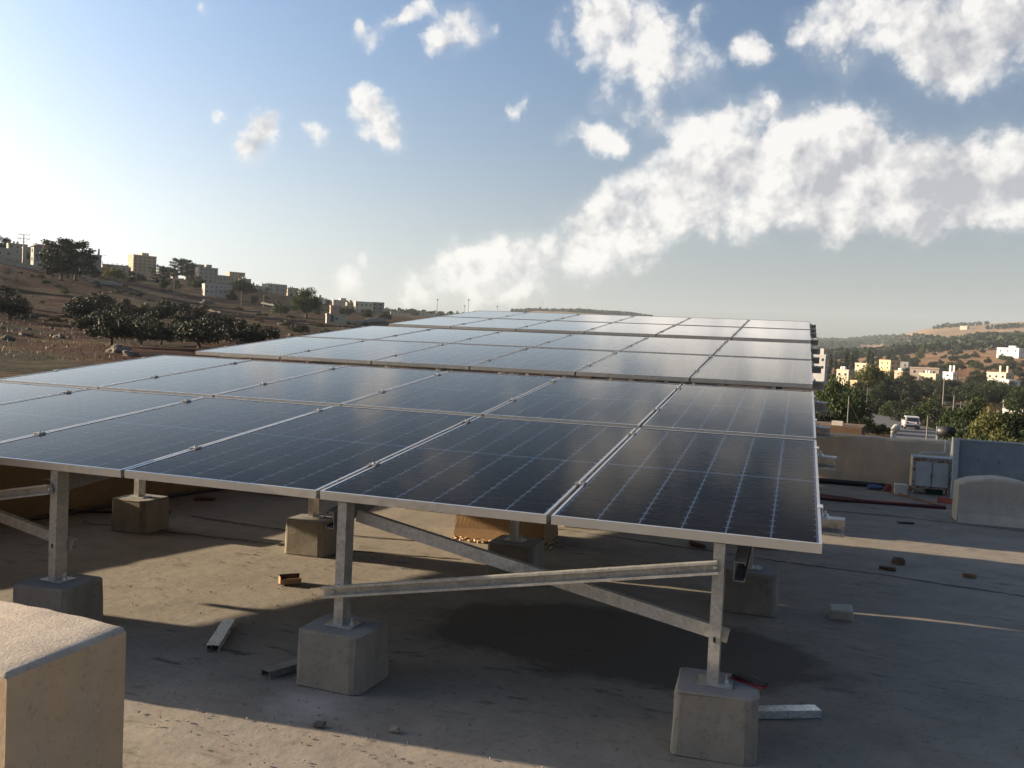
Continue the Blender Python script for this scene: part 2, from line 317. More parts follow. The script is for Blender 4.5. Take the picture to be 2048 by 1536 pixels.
MAT['zinc'] = galv('bright_zinc', (.68, .70, .70), .28)
MAT['alu'] = simple('anodised_aluminium', (.66, .66, .65), .38, .85, .05, 12, .04, 120, .001)
def glass_mat():
    m, t, b = mat_new('textured_solar_glass'); o = [n for n in t.nodes if n.type == 'OUTPUT_MATERIAL'][0]; t.nodes.remove(b)
    tr = t.nodes.new('ShaderNodeBsdfTransparent'); tr.inputs[0].default_value = (.93, .95, .95, 1)
    gl = t.nodes.new('ShaderNodeBsdfGlossy'); gl.inputs['Color'].default_value = (1., .955, .90, 1)
    rr = tramp(t, tnoise(t, 3, 4, .6), [(.3, (.09,)*3), (.7, (.13,)*3)]); t.links.new(rr, gl.inputs['Roughness'])
    fr = t.nodes.new('ShaderNodeFresnel'); fr.inputs['IOR'].default_value = 1.50
    fpw = tmath(t, 'MINIMUM', tmath(t, 'MULTIPLY', tmath(t, 'POWER', fr.outputs[0], 2.6), 2.9), 1.)
    du = t.nodes.new('ShaderNodeBsdfDiffuse'); du.inputs[0].default_value = (.50, .45, .38, 1)      # thin film of dust
    m1 = t.nodes.new('ShaderNodeMixShader'); t.links.new(fpw, m1.inputs[0]); t.links.new(tr.outputs[0], m1.inputs[1]); t.links.new(gl.outputs[0], m1.inputs[2])
    m2 = t.nodes.new('ShaderNodeMixShader'); t.links.new(tramp(t, tnoise(t, 2.2, 6, .7), [(.3, (.004,)*3), (.75, (.02,)*3)]), m2.inputs[0])
    t.links.new(m1.outputs[0], m2.inputs[1]); t.links.new(du.outputs[0], m2.inputs[2]); t.links.new(m2.outputs[0], o.inputs[0])
    return m
MAT['glass'] = glass_mat()
MAT['cell'] = simple('silicon_cell', (.0085, .0085, .0125), .9, 0, .25, 4, spec=.0)
MAT['backsheet'] = simple('white_backsheet', (.80, .81, .82), .9, 0, .04, 5, spec=0.)
MAT['black_plastic'] = simple('black_plastic', (.02, .02, .022), .5)
MAT['bark'] = simple('bark', (.085, .062, .045), .95, 0, .4, 14, .6, 30, .03)
def leaf_mat(name, dark, light, trans=.25):
    m, t, b = mat_new(name); o = [n for n in t.nodes if n.type == 'OUTPUT_MATERIAL'][0]
    oi = t.nodes.new('ShaderNodeObjectInfo'); f = tmath(t, 'ADD', tmath(t, 'MULTIPLY', tnoise(t, 1.1, 4, .6), .8), tmath(t, 'MULTIPLY', oi.outputs['Random'], .35))
    c = tramp(t, f, [(.35, dark), (.8, light)]); t.links.new(c, b.inputs['Base Color']); b.inputs['Roughness'].default_value = .65; b.inputs['Specular IOR Level'].default_value = .25
    tl = t.nodes.new('ShaderNodeBsdfTranslucent'); t.links.new(c, tl.inputs[0]); mx_ = t.nodes.new('ShaderNodeMixShader'); mx_.inputs[0].default_value = trans
    t.links.new(b.outputs[0], mx_.inputs[1]); t.links.new(tl.outputs[0], mx_.inputs[2]); t.links.new(mx_.outputs[0], o.inputs[0])
    return m
MAT['olive'] = leaf_mat('olive_leaves', (.009, .013, .006), (.030, .035, .018), .10); MAT['broad'] = leaf_mat('broad_leaves', (.016, .028, .008), (.050, .068, .019))
MAT['pine'] = leaf_mat('pine_needles', (.009, .016, .007), (.028, .040, .017)); MAT['yellowish'] = leaf_mat('yellow_green_leaves', (.05, .058, .014), (.105, .105, .032))
MAT['cypress'] = leaf_mat('cypress_leaves', (.014, .024, .012), (.035, .05, .024)); MAT['dryleaf'] = leaf_mat('dry_brush', (.045, .036, .016), (.10, .078, .036))
# ------------------------------------------------------------------ value noise for terrain
def vnoise(x, y, seed=0):
    xi = np.floor(x).astype(np.int64); yi = np.floor(y).astype(np.int64); xf = x-xi; yf = y-yi
    def hsh(a, b):
        h = (a*374761393+b*668265263+seed*974634541) & 0xffffffff; h = ((h ^ (h >> 13))*1274126177) & 0xffffffff
        return ((h ^ (h >> 16)) & 0xffff)/65535.0
    u = xf*xf*(3-2*xf); v = yf*yf*(3-2*yf)
    return (hsh(xi, yi)*(1-u)+hsh(xi+1, yi)*u)*(1-v)+(hsh(xi, yi+1)*(1-u)+hsh(xi+1, yi+1)*u)*v
def fbm(x, y, seed=0, o=4):
    s = 0; a = .5
    for k in range(o): s = s+a*(vnoise(x*2**k+17.3*k, y*2**k-9.1*k, seed+k)-.5); a *= .55
    return s
# ------------------------------------------------------------------ terrain: heights by bearing and distance from the site
def zp(px, py, r):
    d = ray(px, py); return CAM[2]+r*d[2]/math.hypot(d[0], d[1])
COLS = [
 (-2600, [(5,-3.2),(40,-1.5),(105,2),(300,22),(500,34),(1500,60),(5000,120)]),
 (-700, [(5,-3.2),(25,-2.4),(40,-.8),(105,2.5),(210,14),(330,30),(500,36),(1500,70),(5000,120)]),
 (0,   [(5,-3.2),(25,-2.2),(40,'738'),(70,'712'),(105,'680'),(150,'640'),(210,'594'),(270,'556'),(330,'526'),(380,'514'),(480,'512'),(800,'515'),(2000,'560'),(5000,'600')]),
 (200, [(5,-3.2),(25,-2.4),(40,'742'),(70,'715'),(105,'687'),(150,'655'),(210,'620'),(270,'594'),(330,'571'),(400,'556'),(550,'550'),(900,'552'),(2000,'580'),(5000,'610')]),
 (400, [(5,-3.2),(25,-2.6),(40,'752'),(70,'722'),(105,'695'),(150,'667'),(210,'641'),(300,'616'),(400,'598'),(440,'589'),(520,'574'),(600,'565'),(700,'560'),(1000,'566'),(2000,'590'),(5000,'620')]),
 (600, [(5,-3.2),(25,-2.8),(40,'760'),(70,'728'),(105,'702'),(150,'677'),(210,'657'),(300,'641'),(400,'627'),(500,'612'),(600,'602'),(700,'598'),(1000,'602'),(2000,'610'),(5000,'630')]),
 (760, [(5,-3.2),(25,-3),(40,-1.9),(105,'710'),(210,'670'),(300,'654'),(450,'641'),(700,'631'),(1000,'627'),(1500,'628'),(3000,'634'),(5000,'640')]),
 (900, [(5,-3.4),(25,-3.2),(105,'722'),(300,'676'),(700,'650'),(1200,'637'),(2000,'634'),(3000,'632'),(5000,'640')]),
 (1030,[(5,-3.6),(25,-3.4),(105,'735'),(300,'692'),(700,'668'),(1500,'648'),(2400,'630'),(3000,'622'),(3600,'628'),(5000,'640')]),
 (1150,[(5,-3.8),(25,-3.8),(105,-1.8),(300,'708'),(700,'682'),(1500,'655'),(2400,'632'),(3000,'620'),(3600,'628'),(5000,'640')]),
 (1280,[(5,-4),(25,-4.2),(105,-3.6),(300,'722'),(700,'700'),(1500,'672'),(2400,'645'),(3000,'632'),(3600,'638'),(5000,'650')]),
 (1450,[(5,-4.2),(25,-4.5),(105,-5.5),(300,-6.5),(700,'722'),(1500,'700'),(3000,'672'),(4000,'662'),(5000,'670')]),
 (1640,[(5,-4.3),(25,-4.6),(60,-5.3),(105,-6.4),(200,-8.3),(300,-8.8),(420,-7.5),(600,'744'),(900,'730'),(1300,'716'),(2200,'708'),(3200,'690'),(4200,'680'),(5000,'690')]),
 (1760,[(5,-4.3),(25,-4.6),(60,-5.2),(88,-5.7),(105,-6.2),(130,-6.8),(165,-7.7),(200,-8.5),(300,-8.8),(420,'768'),(550,'752'),(800,'734'),(1100,'714'),(1400,'708'),(1900,'714'),(2600,'698'),(3400,'680'),(4200,'669'),(5000,'680')]),
 (1850,[(5,-4.3),(25,-4.6),(60,-5.1),(88,-5.7),(105,-6.2),(130,-6.8),(165,-7.7),(200,-8.4),(300,-8.6),(420,'772'),(550,'755'),(800,'730'),(1100,'712'),(1500,'704'),(2000,'684'),(2600,'659'),(3200,'664'),(4200,'668'),(5000,'680')]),
 (1950,[(5,-4.3),(25,-4.5),(60,-5),(88,-5.6),(130,-6.7),(200,-7.8),(300,-8.2),(420,'776'),(550,'758'),(800,'730'),(1000,'712'),(1400,'698'),(2000,'670'),(2600,'652'),(3400,'656'),(5000,'670')]),
 (2060,[(5,-4.3),(25,-4.4),(60,-4.9),(130,-6.4),(200,-7.3),(300,-7.6),(420,'780'),(550,'760'),(800,'730'),(1000,'710'),(1400,'692'),(2000,'662'),(2500,'647'),(3400,'650'),(5000,'665')]),
 (2900,[(5,-4.3),(60,-5),(200,-6.5),(400,-2),(1000,20),(2500,130),(5000,180)]),
 (6000,[(5,-4.3),(60,-4.5),(200,-5),(1000,10),(3000,80),(5000,120)])]
LR = np.log(np.array([5,15,25,32,40,50,60,75,90,105,120,140,165,185,210,240,270,300,330,360,400,450,500,560,640,740,860,1000,1200,1450,1750,2100,2500,2900,3400,4000,4700,5600.]))
ZT = []; AZC = []
for px, lst in COLS:
    d = ray(px, hor(px)); AZC.append(math.atan2(d[0], d[1]))
    zz = [(math.log(r), v if not isinstance(v, str) else zp(px, float(v), r)) for r, v in lst]
    ZT.append(np.interp(LR, [a for a, _ in zz], [b for _, b in zz]))
AZC = [AZC[0]-1.2]+AZC+[AZC[-1]+1.2]; ZT = [np.interp(LR, [1.6, 8.6], [-3.5, 40])]+ZT+[np.interp(LR, [1.6, 8.6], [-4, 40])]
AZC = np.array(AZC); ZT = np.array(ZT)
for _ in range(2): ZT[:, 1:-1] = .25*ZT[:, :-2]+.5*ZT[:, 1:-1]+.25*ZT[:, 2:]
def hgt(x, y):
    x = np.asarray(x, float); y = np.asarray(y, float)
    dx = x-CAM[0]; dy = y-CAM[1]; r = np.hypot(dx, dy); az_ = np.arctan2(dx, dy)
    lr = np.clip(np.log(np.maximum(r, 5.01)), LR[0], LR[-1]-1e-6); j = np.clip(np.searchsorted(LR, lr)-1, 0, len(LR)-2); f = (lr-LR[j])/(LR[j+1]-LR[j])
    i = np.clip(np.searchsorted(AZC, az_)-1, 0, len(AZC)-2); g = np.clip((az_-AZC[i])/(AZC[i+1]-AZC[i]), 0, 1)
    def col(k): k = np.clip(k, 0, len(AZC)-1); return ZT[k, j]*(1-f)+ZT[k, j+1]*f
    p0, p1, p2, p3 = col(i-1), col(i), col(i+1), col(i+2)
    z = p1+.5*g*(p2-p0+g*(2*p0-5*p1+4*p2-p3+g*(3*(p1-p2)+p3-p0)))
    lim = np.minimum(p1, p2)-2; z = np.clip(z, lim, np.maximum(p1, p2)+2)
    amp = np.clip(r*.0065, .05, 7); amp = np.where(r < 230, np.minimum(amp, 1.0), amp)
    z = z+amp*fbm(x/np.clip(r*.10, 5, 140), y/np.clip(r*.10, 5, 140)*1.3, 5) if False else z+.9*np.clip(r/120, .15, 1)*fbm(x/11., y/11., 3)+np.clip((r-250)/60, 0, 1)*3.*fbm(x/70., y/70., 9)+np.clip((r-1200)/500, 0, 1)*26*fbm(x/330., y/330., 21)
    return z
def ground(px, py, rmin=22, rmax=5000):
    """where the line of sight through a picture point meets the terrain"""
    d = ray(px, py); h = math.hypot(d[0], d[1]); rs = np.exp(np.linspace(math.log(rmin), math.log(rmax), 1500))
    x = CAM[0]+d[0]/h*rs; y = CAM[1]+d[1]/h*rs; zr = CAM[2]+d[2]/h*rs; hit = np.nonzero(hgt(x, y) >= zr)[0]
    if len(hit) == 0: return None
    k = hit[0]; return Vector((x[k], y[k], float(hgt(x[k], y[k])))), rs[k]
def at_r(px, r):
    """terrain point on the bearing of a picture column at a given distance"""
    d = ray(px, hor(px)); h = math.hypot(d[0], d[1]); x = CAM[0]+d[0]/h*r; y = CAM[1]+d[1]/h*r
    return Vector((x, y, float(hgt(x, y))))
def terrain_mat():
    m, t, b = mat_new('hill_soil_and_dry_grass')
    g = t.nodes.new('ShaderNodeNewGeometry'); sp = t.nodes.new('ShaderNodeSeparateXYZ'); t.links.new(g.outputs['Position'], sp.inputs[0])
    dv = t.nodes.new('ShaderNodeVectorMath'); dv.operation = 'LENGTH'; t.links.new(g.outputs['Position'], dv.inputs[0]); dist = dv.outputs['Value']
    n1 = tnoise(t, .05, 6, .62, 'World', .6, (.5, .5, 4)); n2 = tnoise(t, .22, 6, .65, 'World', .4, (.35, .35, 5)); n3 = tnoise(t, 1.3, 5, .65, 'World')
    soil = tramp(t, n2, [(.36, (.009, .004, .003)), (.46, (.034, .012, .008)), (.56, (.048, .019, .0115)), (.66, (.075, .044, .030))])
    straw = tramp(t, n3, [(.3, (.038, .024, .013)), (.7, (.115, .075, .037))])
    scrub = tramp(t, n3, [(.3, (.015, .013, .008)), (.7, (.046, .039, .026))])
    near = tmix(t, tramp(t, n1, [(.46, (0,)*3), (.51, (1,)*3)]), soil, tmix(t, tramp(t, n2, [(.45, (0,)*3), (.53, (1,)*3)]), straw, scrub))
    # the far hills are drier and paler
    far = tmix(t, tramp(t, tnoise(t, .006, 6, .65, 'World', .4), [(.4, (0,)*3), (.6, (1,)*3)]), (.235, .155, .098), (.16, .12, .078))
    mid = tmix(t, tramp(t, tnoise(t, .03, 6, .65, 'World', .4), [(.42, (0,)*3), (.58, (1,)*3)]), (.20, .092, .046), (.20, .145, .088))
    # ground on the sunny side of the valley (east of the site) is orange terraced soil
    east = tramp(t, tmath(t, 'ADD', tmath(t, 'DIVIDE', sp.outputs[0], 260.), .4), [(.36, (0,)*3), (.52, (1,)*3)])
    mr = tramp(t, tmath(t, 'DIVIDE', dist, 4000.), [(.06, (0,)*3), (.12, (1,)*3)]); mf = tramp(t, tmath(t, 'DIVIDE', dist, 4000.), [(.22, (0,)*3), (.40, (1,)*3)])
    c = tmix(t, tmath(t, 'MULTIPLY', east, mr), near, mid); c = tmix(t, mf, c, far)
    t.links.new(c, b.inputs['Base Color']); b.inputs['Roughness'].default_value = 1.; b.inputs['Specular IOR Level'].default_value = .05
    tbump(t, b, tmath(t, 'ADD', tnoise(t, .9, 6, .7, 'World'), n3), .8, .35)
    return m
MAT['terrain'] = terrain_mat()
def build_terrain():
    fa = math.atan2(AF[0], AF[1]); a1 = np.radians(np.arange(-42, 42.01, .22)); a2 = np.radians(np.arange(45, 316, 3.0)); A_ = fa+np.concatenate([a1, a2])
    rr = np.exp(np.linspace(math.log(6), math.log(5600), 210)); X = CAM[0]+np.sin(A_)[:, None]*rr[None]; Y = CAM[1]+np.cos(A_)[:, None]*rr[None]
    an = (A_+math.pi) % (2*math.pi)-math.pi
    Z = hgt(CAM[0]+np.sin(an)[:, None]*rr[None], CAM[1]+np.cos(an)[:, None]*rr[None])
    V = np.stack([X, Y, Z], 2).reshape(-1, 3); na, nr = len(A_), len(rr); V = np.vstack([V, [[CAM[0], CAM[1], -3.6]]])
    i, j = np.meshgrid(np.arange(na), np.arange(nr-1), indexing='ij'); i2 = (i+1) % na
    Fq = np.stack([i*nr+j, i*nr+j+1, i2*nr+j+1, i2*nr+j], -1).reshape(-1, 4)
    me = mesh_np('terrain', V, Fq, MAT['terrain'], True); return tag(place_obj('terrain', me), kind='structure')
build_terrain()
# ------------------------------------------------------------------ the roof
def build_roof():
    nx, ny = 150, 190; xs = np.linspace(-7.6, 3.4, nx); ys = np.linspace(-6.2, 14.2, ny); X, Y = np.meshgrid(xs, ys, indexing='ij')
    Z = .012*fbm(X*1.3, Y*1.3, 31)+.004*fbm(X*6, Y*6, 33)-.004
    V = np.stack([X, Y, Z], 2).reshape(-1, 3); i, j = np.meshgrid(np.arange(nx-1), np.arange(ny-1), indexing='ij')
    Fq = np.stack([i*ny+j, (i+1)*ny+j, (i+1)*ny+j+1, i*ny+j+1], -1).reshape(-1, 4)
    o = tag(place_obj('roof', mesh_np('roof', V, Fq, MAT['roof'], True)), kind='structure')
    MB().box(-7.58, 3.38, -6.18, 14.18, -12, -.03).build('building_wall', MAT['ochre_dull'], o)
    # bitumen seams drawn across the screed
    for k, pts in enumerate([[(-.1,3.42),(.5,3.37),(1.37,3.2),(2.4,3.05)],[(.15,6.05),(.8,6.09),(1.48,6.0),(2.4,5.9)],[(-5.2,2.03),(-4.43,2.08),(-4.0,2.1),(-3.46,2.12),(-2.2,2.35)],[(-4.7,2.65),(-4.2,2.59),(-3.74,2.56),(-2.6,2.75)],[(-2.6,3.75),(-1.8,3.7),(-.6,3.5),(-.1,3.42)]]):
        rr = random.Random(k); P = []
        for (a, b) in zip(pts[:-1], pts[1:]):
            for s in np.arange(0, 1, .06): P.append((a[0]+(b[0]-a[0])*s, a[1]+(b[1]-a[1])*s+rr.uniform(-.012, .012)))
        V = []; F = []
        for q, (x, y) in enumerate(P):
            w = rr.uniform(.0, .014)**1.0+.0015; V += [(x, y-w, -.001), (x, y-w*.4, .003), (x, y+w*.4, .003), (x, y+w, -.001)]
            if q: b = 4*(q-1); F += [(b+i, b+4+i, b+5+i, b+1+i) for i in range(3)]
        link_mesh('roof_seam', V, F, MAT['bitumen'], o)
    return o
MAT['bitumen'] = simple('bitumen', (.105, .096, .085), .8, 0, .4, 20)
ROOF = build_roof()
# ---- walls on the roof
def wall_line(name, pts, h, th, mat, label, capm=None, uneven=.006):
    """plastered wall along a polyline; th is the thickness to the left of the walking direction"""
    V = []; P = []
    for a, b in zip(pts[:-1], pts[1:]):
        n = max(2, int(math.hypot(b[0]-a[0], b[1]-a[1])/.12))
        P += [(a[0]+(b[0]-a[0])*i/n, a[1]+(b[1]-a[1])*i/n) for i in range(n)]
    P.append(pts[-1]); rr = random.Random(len(P)); F = []
    for i, p in enumerate(P):
        q = P[min(i+1, len(P)-1)]; o = P[max(i-1, 0)]; tx, ty = q[0]-o[0], q[1]-o[1]; l = math.hypot(tx, ty); nx_, ny_ = -ty/l, tx/l; j = lambda: rr.uniform(-uneven, uneven)
        hh = h+j()
        for (u, z) in ((0, -.02), (0, .10), (0, hh-.03), (.012, hh-.006), (.03, hh), (th-.03, hh), (th-.012, hh-.006), (th, hh-.03), (th, -.02)):
            V.append((p[0]+nx_*u+j(), p[1]+ny_*u+j(), z))
    m = 9
    for i in range(len(P)-1):
        for k in range(m-1): F.append((i*m+k, (i+1)*m+k, (i+1)*m+k+1, i*m+k+1))
    F += [tuple(range(m)), tuple(range((len(P)-1)*m, len(P)*m))[::-1]]
    o = link_mesh(name, V, F, mat, None, False); bm = bmesh.new(); bm.from_mesh(o.data); bmesh.ops.recalc_face_normals(bm, faces=bm.faces); bm.to_mesh(o.data); bm.free()
    return tag(o, label, 'wall')
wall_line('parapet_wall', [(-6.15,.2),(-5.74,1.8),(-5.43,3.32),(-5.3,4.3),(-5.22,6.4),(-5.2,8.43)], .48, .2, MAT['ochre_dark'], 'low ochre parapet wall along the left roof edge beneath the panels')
wall_line('parapet_wall', [(-5.4,8.45),(1.66,8.45)], .592, .2, MAT['ochre_dull'], 'plain brown plastered parapet wall behind the metal cabinet')
def arch_stub(name, x0, x1, y0, y1, h0, h1, mat, label, peak=.45, bz=.03):
    """short wall end with an arched, rendered top"""
    n = 22; prof = []
    for i in range(n+1):
        s = i/n; prof.append((x0+(x1-x0)*s, h0+(h1-h0)*(1-abs((s-peak)/max(peak, 1-peak))**2.2)))
    root = empty(name, ((x0+x1)/2, (y0+y1)/2, 0)); cx, cy = (x0+x1)/2, (y0+y1)/2
    rr = random.Random(int(x0*100)); bv = .025
    bodyV = []; F = []; rows = [(y0, 1.), (y0+.004, .45), (y0+bz*.4, .12), (y0+bz, 0)]+[(y0+bz+(y1-y0-2*bz)*k/4, 0) for k in (1, 2, 3)]+[(y1-bz, 0), (y1-bz*.4, .12), (y1-.004, .45), (y1, 1.)]
    ext = [(x0, prof[0][1], 1.), (x0+.004, prof[0][1], .45), (x0+bz*.4, prof[0][1], .12)]+[(min(max(x, x0+bz), x1-bz), z, 0.) for x, z in prof]+[(x1-bz*.4, prof[-1][1], .12), (x1-.004, prof[-1][1], .45), (x1, prof[-1][1], 1.)]
    for (y, k) in rows:
        for (x, z, e) in ext: bodyV.append((x-cx, y-cy, z-max(k, e)*bz+rr.uniform(-.0022, .0022)))
    m = len(ext)
    for r_ in range(len(rows)-1):
        for i in range(m-1): F.append((r_*m+i, r_*m+i+1, (r_+1)*m+i+1, (r_+1)*m+i))
    link_mesh('rendered_top', bodyV, F, MAT['capstone'], root, True)
    V = []; F = []
    def grid(P):                                                     # subdivided face between two polylines
        b = len(V); k = len(P[0]); V.extend(v for row in P for v in row)
        for a in range(len(P)-1):
            for i in range(k-1): F.append((b+a*k+i, b+a*k+i+1, b+(a+1)*k+i+1, b+(a+1)*k+i))
    top = [(x-cx, z-bz+.001) for x, z in prof]
    for y, sgn in ((y0, 1), (y1, -1)):
        rows_ = [[(x, y-cy-sgn*(.05*max(0, .12-z*s)/.12*(1 if s*z < .12 else 0)), z*s) for x, z in (top if sgn > 0 else top[::-1])] for s in (0, .1, .22, .5, .8, 1)]
        grid(rows_)
    for x, z, sgn in ((x0-cx, top[0][1], 1), (x1-cx, top[-1][1], -1)):
        ys = [y1-cy, 0, y0-cy] if sgn > 0 else [y0-cy, 0, y1-cy]
        grid([[(x, y, z*s) for y in ys] for s in (0, .1, .22, .5, .8, 1)])
    link_mesh('wall_face', V, F, mat, root)
    return tag(root, label, 'wall')
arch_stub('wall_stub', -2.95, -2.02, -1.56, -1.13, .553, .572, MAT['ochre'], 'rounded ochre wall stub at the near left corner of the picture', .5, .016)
arch_stub('wall_stub', 1.41, 2.10, 6.12, 6.42, .375, .445, MAT['grey_plaster'], 'grey plastered wall stub with arched top before the blue metal sheet', .5)
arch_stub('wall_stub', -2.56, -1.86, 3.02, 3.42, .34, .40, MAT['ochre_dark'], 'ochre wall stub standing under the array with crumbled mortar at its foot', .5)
arch_stub('wall_stub', -6.6, -4.12, -.585, .115, 1.27, 1.30, MAT['ochre'], 'unseen ochre wall stub added beyond the left edge to shade the roof', .5)  # unseen stub, added and sized to cast the foreground band of shade
def rubble(name, c, rx, ry, n, size, mat, seed=1):
    rr = random.Random(seed); mb = MB()
    for _ in range(n):
        a = rr.uniform(0, 6.28); q = rr.random()**.6; s = size*rr.uniform(.3, 1.2); x, y = c[0]+rx*q*math.cos(a), c[1]+ry*q*math.sin(a)
        m4 = Matrix.Translation((x, y, s*.35)) @ Matrix.Rotation(rr.uniform(0, 6), 4, 'Z') @ Matrix.Rotation(rr.uniform(-.5, .5), 4, 'X')
        mb.box(-s, s*rr.uniform(.5, 1), -s*.7, s*.7, -s*.5, s*.5, m4)
    return tag(mb.build(name, mat), kind='stuff')
rubble('mortar_crumbs', (-2.32, 2.95), .34, .055, 90, .014, MAT['ochre'], 2); rubble('mortar_crumbs', (-1.86, 3.1), .10, .2, 50, .012, MAT['ochre'], 3)
rubble('grit', (-1.7, -.42), 1.0, .35, 190, .0040, MAT['concrete'], 5); rubble('grit', (-2.9, 1.2), 1.0, .8, 140, .004, MAT['bitumen'], 6)
# ---- blue grey steel sheet at the right
MAT['blue_sheet'] = simple('dull_blue_grey_sheet', (.22, .245, .265), .6, .1, .14, 7, .12, 14, .006); MAT['white_edge'] = simple('pale_folded_edge', (.42, .46, .46), .5, .2, .12, 20)
MAT['rust'] = simple('rust', (.20, .085, .03), .9, 0, .5, 30, .5, 60, .004)
sh = empty('metal_sheet', (2.1, 7.75, 0)); tag(sh, 'blue grey metal sheet standing on edge behind the grey wall stub', 'metal sheet')
MB().box(-.455, .75, -.006, .006, .03, .672).build('sheet', MAT['blue_sheet'], sh); MB().box(-.51, -.458, -.05, .012, 0, .69).build('corner_post', MAT['white_edge'], sh)
MB().box(-.457, .75, -.012, .012, .673, .69).build('folded_edge', MAT['white_edge'], sh)
for (x, z) in ((-.26, .47), (-.05, .46), (.22, .40)): MB().tube([(x, -.012, z), (x+.012, -.022, z-.012)], .004, 6).build('screw', MAT['black_plastic'], sh)
# ---- cabinet
MAT['cab_grey'] = simple('cabinet_grey_paint', (.44, .455, .45), .55, .1, .16, 9, .1, 20, .004); MAT['cream'] = simple('sunlit_side_cream', (.62, .52, .38), .6, 0, .1, 6)  # the cream tone puts sunlight into the colour of the cabinet's left side
def rusty():
    m, t, b = mat_new('grey_paint_flaking_to_rust')
    c = tmix(t, tramp(t, tnoise(t, 26, 6, .7), [(.44, (0,)*3), (.56, (1,)*3)]), (.38, .37, .34), (.19, .085, .035)); t.links.new(c, b.inputs['Base Color']); b.inputs['Roughness'].default_value = .8
    return m
MAT['rusty'] = rusty()
cb = empty('metal_cabinet', (1.41, 7.93, 0)); tag(cb, 'small grey two door metal cabinet with rusty frame beside the metal sheet', 'cabinet')
MB().box(-.205, -.195, .008, .26, .075, .425).build('side_panel', MAT['cream'], cb); MB().box(.195, .205, .008, .26, .075, .425).build('side_panel', MAT['cab_grey'], cb)  # left side coloured pale and warm to look sunlit
MB().box(-.205, .205, .008, .26, .427, .437).build('top_panel', MAT['cab_grey'], cb); MB().box(-.194, .194, .25, .26, .075, .425).build('back_panel', MAT['cab_grey'], cb); MB().box(-.194, .194, .01, .249, .075, .085).build('bottom_panel', MAT['rusty'], cb)
fr = MB(); fr.box(-.21, -.178, -.008, .006, .072, .426).box(.178, .21, -.008, .006, .072, .426).box(-.177, .177, -.008, .006, .385, .426).box(-.177, .177, -.008, .006, .072, .095); fr.build('front_frame', MAT['rusty'], cb)
for x0, x1 in ((-.174, -.003), (.003, .174)):
    d = MB().bbox(x0, x1, -.006, .004, .098, .382, .003).build('door', MAT['cab_grey'], cb)
    MB().box(x1-.014 if x0 < 0 else x0+.004, x1-.004 if x0 < 0 else x0+.014, -.012, -.007, .2, .26).build('handle', MAT['rusty'], d)
for x in (-.195, .195):
    for y in (.01, .245): MB().box(x-.01, x+.01, y-.01, y+.01, 0, .071).build('leg', MAT['rusty'], cb)
# pale conduit from the wall down to the cabinet
def smooth_path(pts, n=6):
    P = [np.array(p, float) for p in pts]; out = [P[0]]
    for i in range(1, len(P)-1):
        a = P[i]+(P[i-1]-P[i])*min(.5, .05/np.linalg.norm(P[i-1]-P[i])); b = P[i]+(P[i+1]-P[i])*min(.5, .05/np.linalg.norm(P[i+1]-P[i]))
        for s in np.linspace(0, 1, n): out.append((1-s)**2*a+2*s*(1-s)*P[i]+s*s*b)
    out.append(P[-1]); return out
MAT['pvc'] = simple('pale_pvc', (.55, .52, .45), .5, 0, .08, 10)
tag(MB().tube(smooth_path([(1.29,8.08,.43),(1.29,8.10,.475),(1.585,8.30,.465),(1.60,8.40,.60),(1.61,8.47,.612),(1.62,8.6,.60)]), .008, 10).build('conduit', MAT['pvc'], None, True), 'thin pale bent conduit running from the cabinet over the brown wall', 'conduit')
tag(MB().tube([(1.05,8.75,.0),(1.05,8.75,.66)], .03, 14).tube([(1.05,8.74,.66),(1.08,8.74,.705),(1.12,8.74,.70)], [.042,.048,.046], 14).build('vent_pipe', MAT['pvc'], None, True), 'short vent pipe with round cowl poking up behind the brown wall', 'vent pipe')
# black pipe at the foot of the brown wall
MAT['hose'] = simple('black_hose', (.018, .018, .02), .45)
tag(MB().tube([(x, 8.18+.02*math.sin(x*3), .03) for x in np.linspace(-4.8, .98, 40)], .03, 10).build('drain_pipe', MAT['hose'], None, True), 'black pipe lying along the foot of the brown wall', 'pipe')
tag(MB().tube([(x, 2.05+(x+6)*.45+.03*math.sin(x*5), .02) for x in np.linspace(-5.55, -4.85, 14)], .012, 8).build('cable', MAT['hose'], None, True), 'black cable trailing along the foot of the left parapet', 'cable')
tag(MB().tube([(-5.55+.33*s+.02*math.sin(9*s), 1.75+2.3*s, .018) for s in np.linspace(0, 1, 24)], .014, 8).build('cable', MAT['hose'], None, True), 'second black cable closest to the left parapet foot', 'cable')
# pale stone block and clutter by the cabinet
MAT['stone'] = simple('pale_cut_stone', (.50, .455, .37), .85, 0, .14, 8, .4, 60, .004); MAT['red_cloth'] = simple('faded_red_cloth', (.30, .085, .07), .9, 0, .2, 14); MAT['maroon'] = simple('maroon_cloth', (.075, .022, .022), .9, 0, .3, 14)
tag(MB().bbox(1.0, 1.13, 7.66, 7.80, 0, .125, .008, .004, 4, Matrix.Translation((0,0,0))).build('stone_block', MAT['stone']), 'squared pale stone block lying before the brown wall', 'stone block')
MAT['blue_pet'] = simple('blue_bottle_plastic', (.05, .08, .17), .25); MAT['green_crate'] = simple('dark_green_plastic', (.02, .07, .055), .5)
bt = empty('bottle', (.84, 7.98, .03)); tag(bt, 'crushed blue plastic bottle lying by the black pipe', 'bottle')
MB().tube([(-.11,0,0),(-.10,0,0),(.03,.01,0),(.07,.012,0),(.085,.012,0)], [.02,.032,.03,.014,.012], 12).build('bottle_body', MAT['blue_pet'], bt, True); MB().tube([(.086,.012,0),(.105,.013,0)], .015, 10).build('cap', MAT['stone'], bt, True)
cr = empty('crate', (1.46, 8.08, 0)); tag(cr, 'dark green crate pushed under the metal cabinet', 'crate')
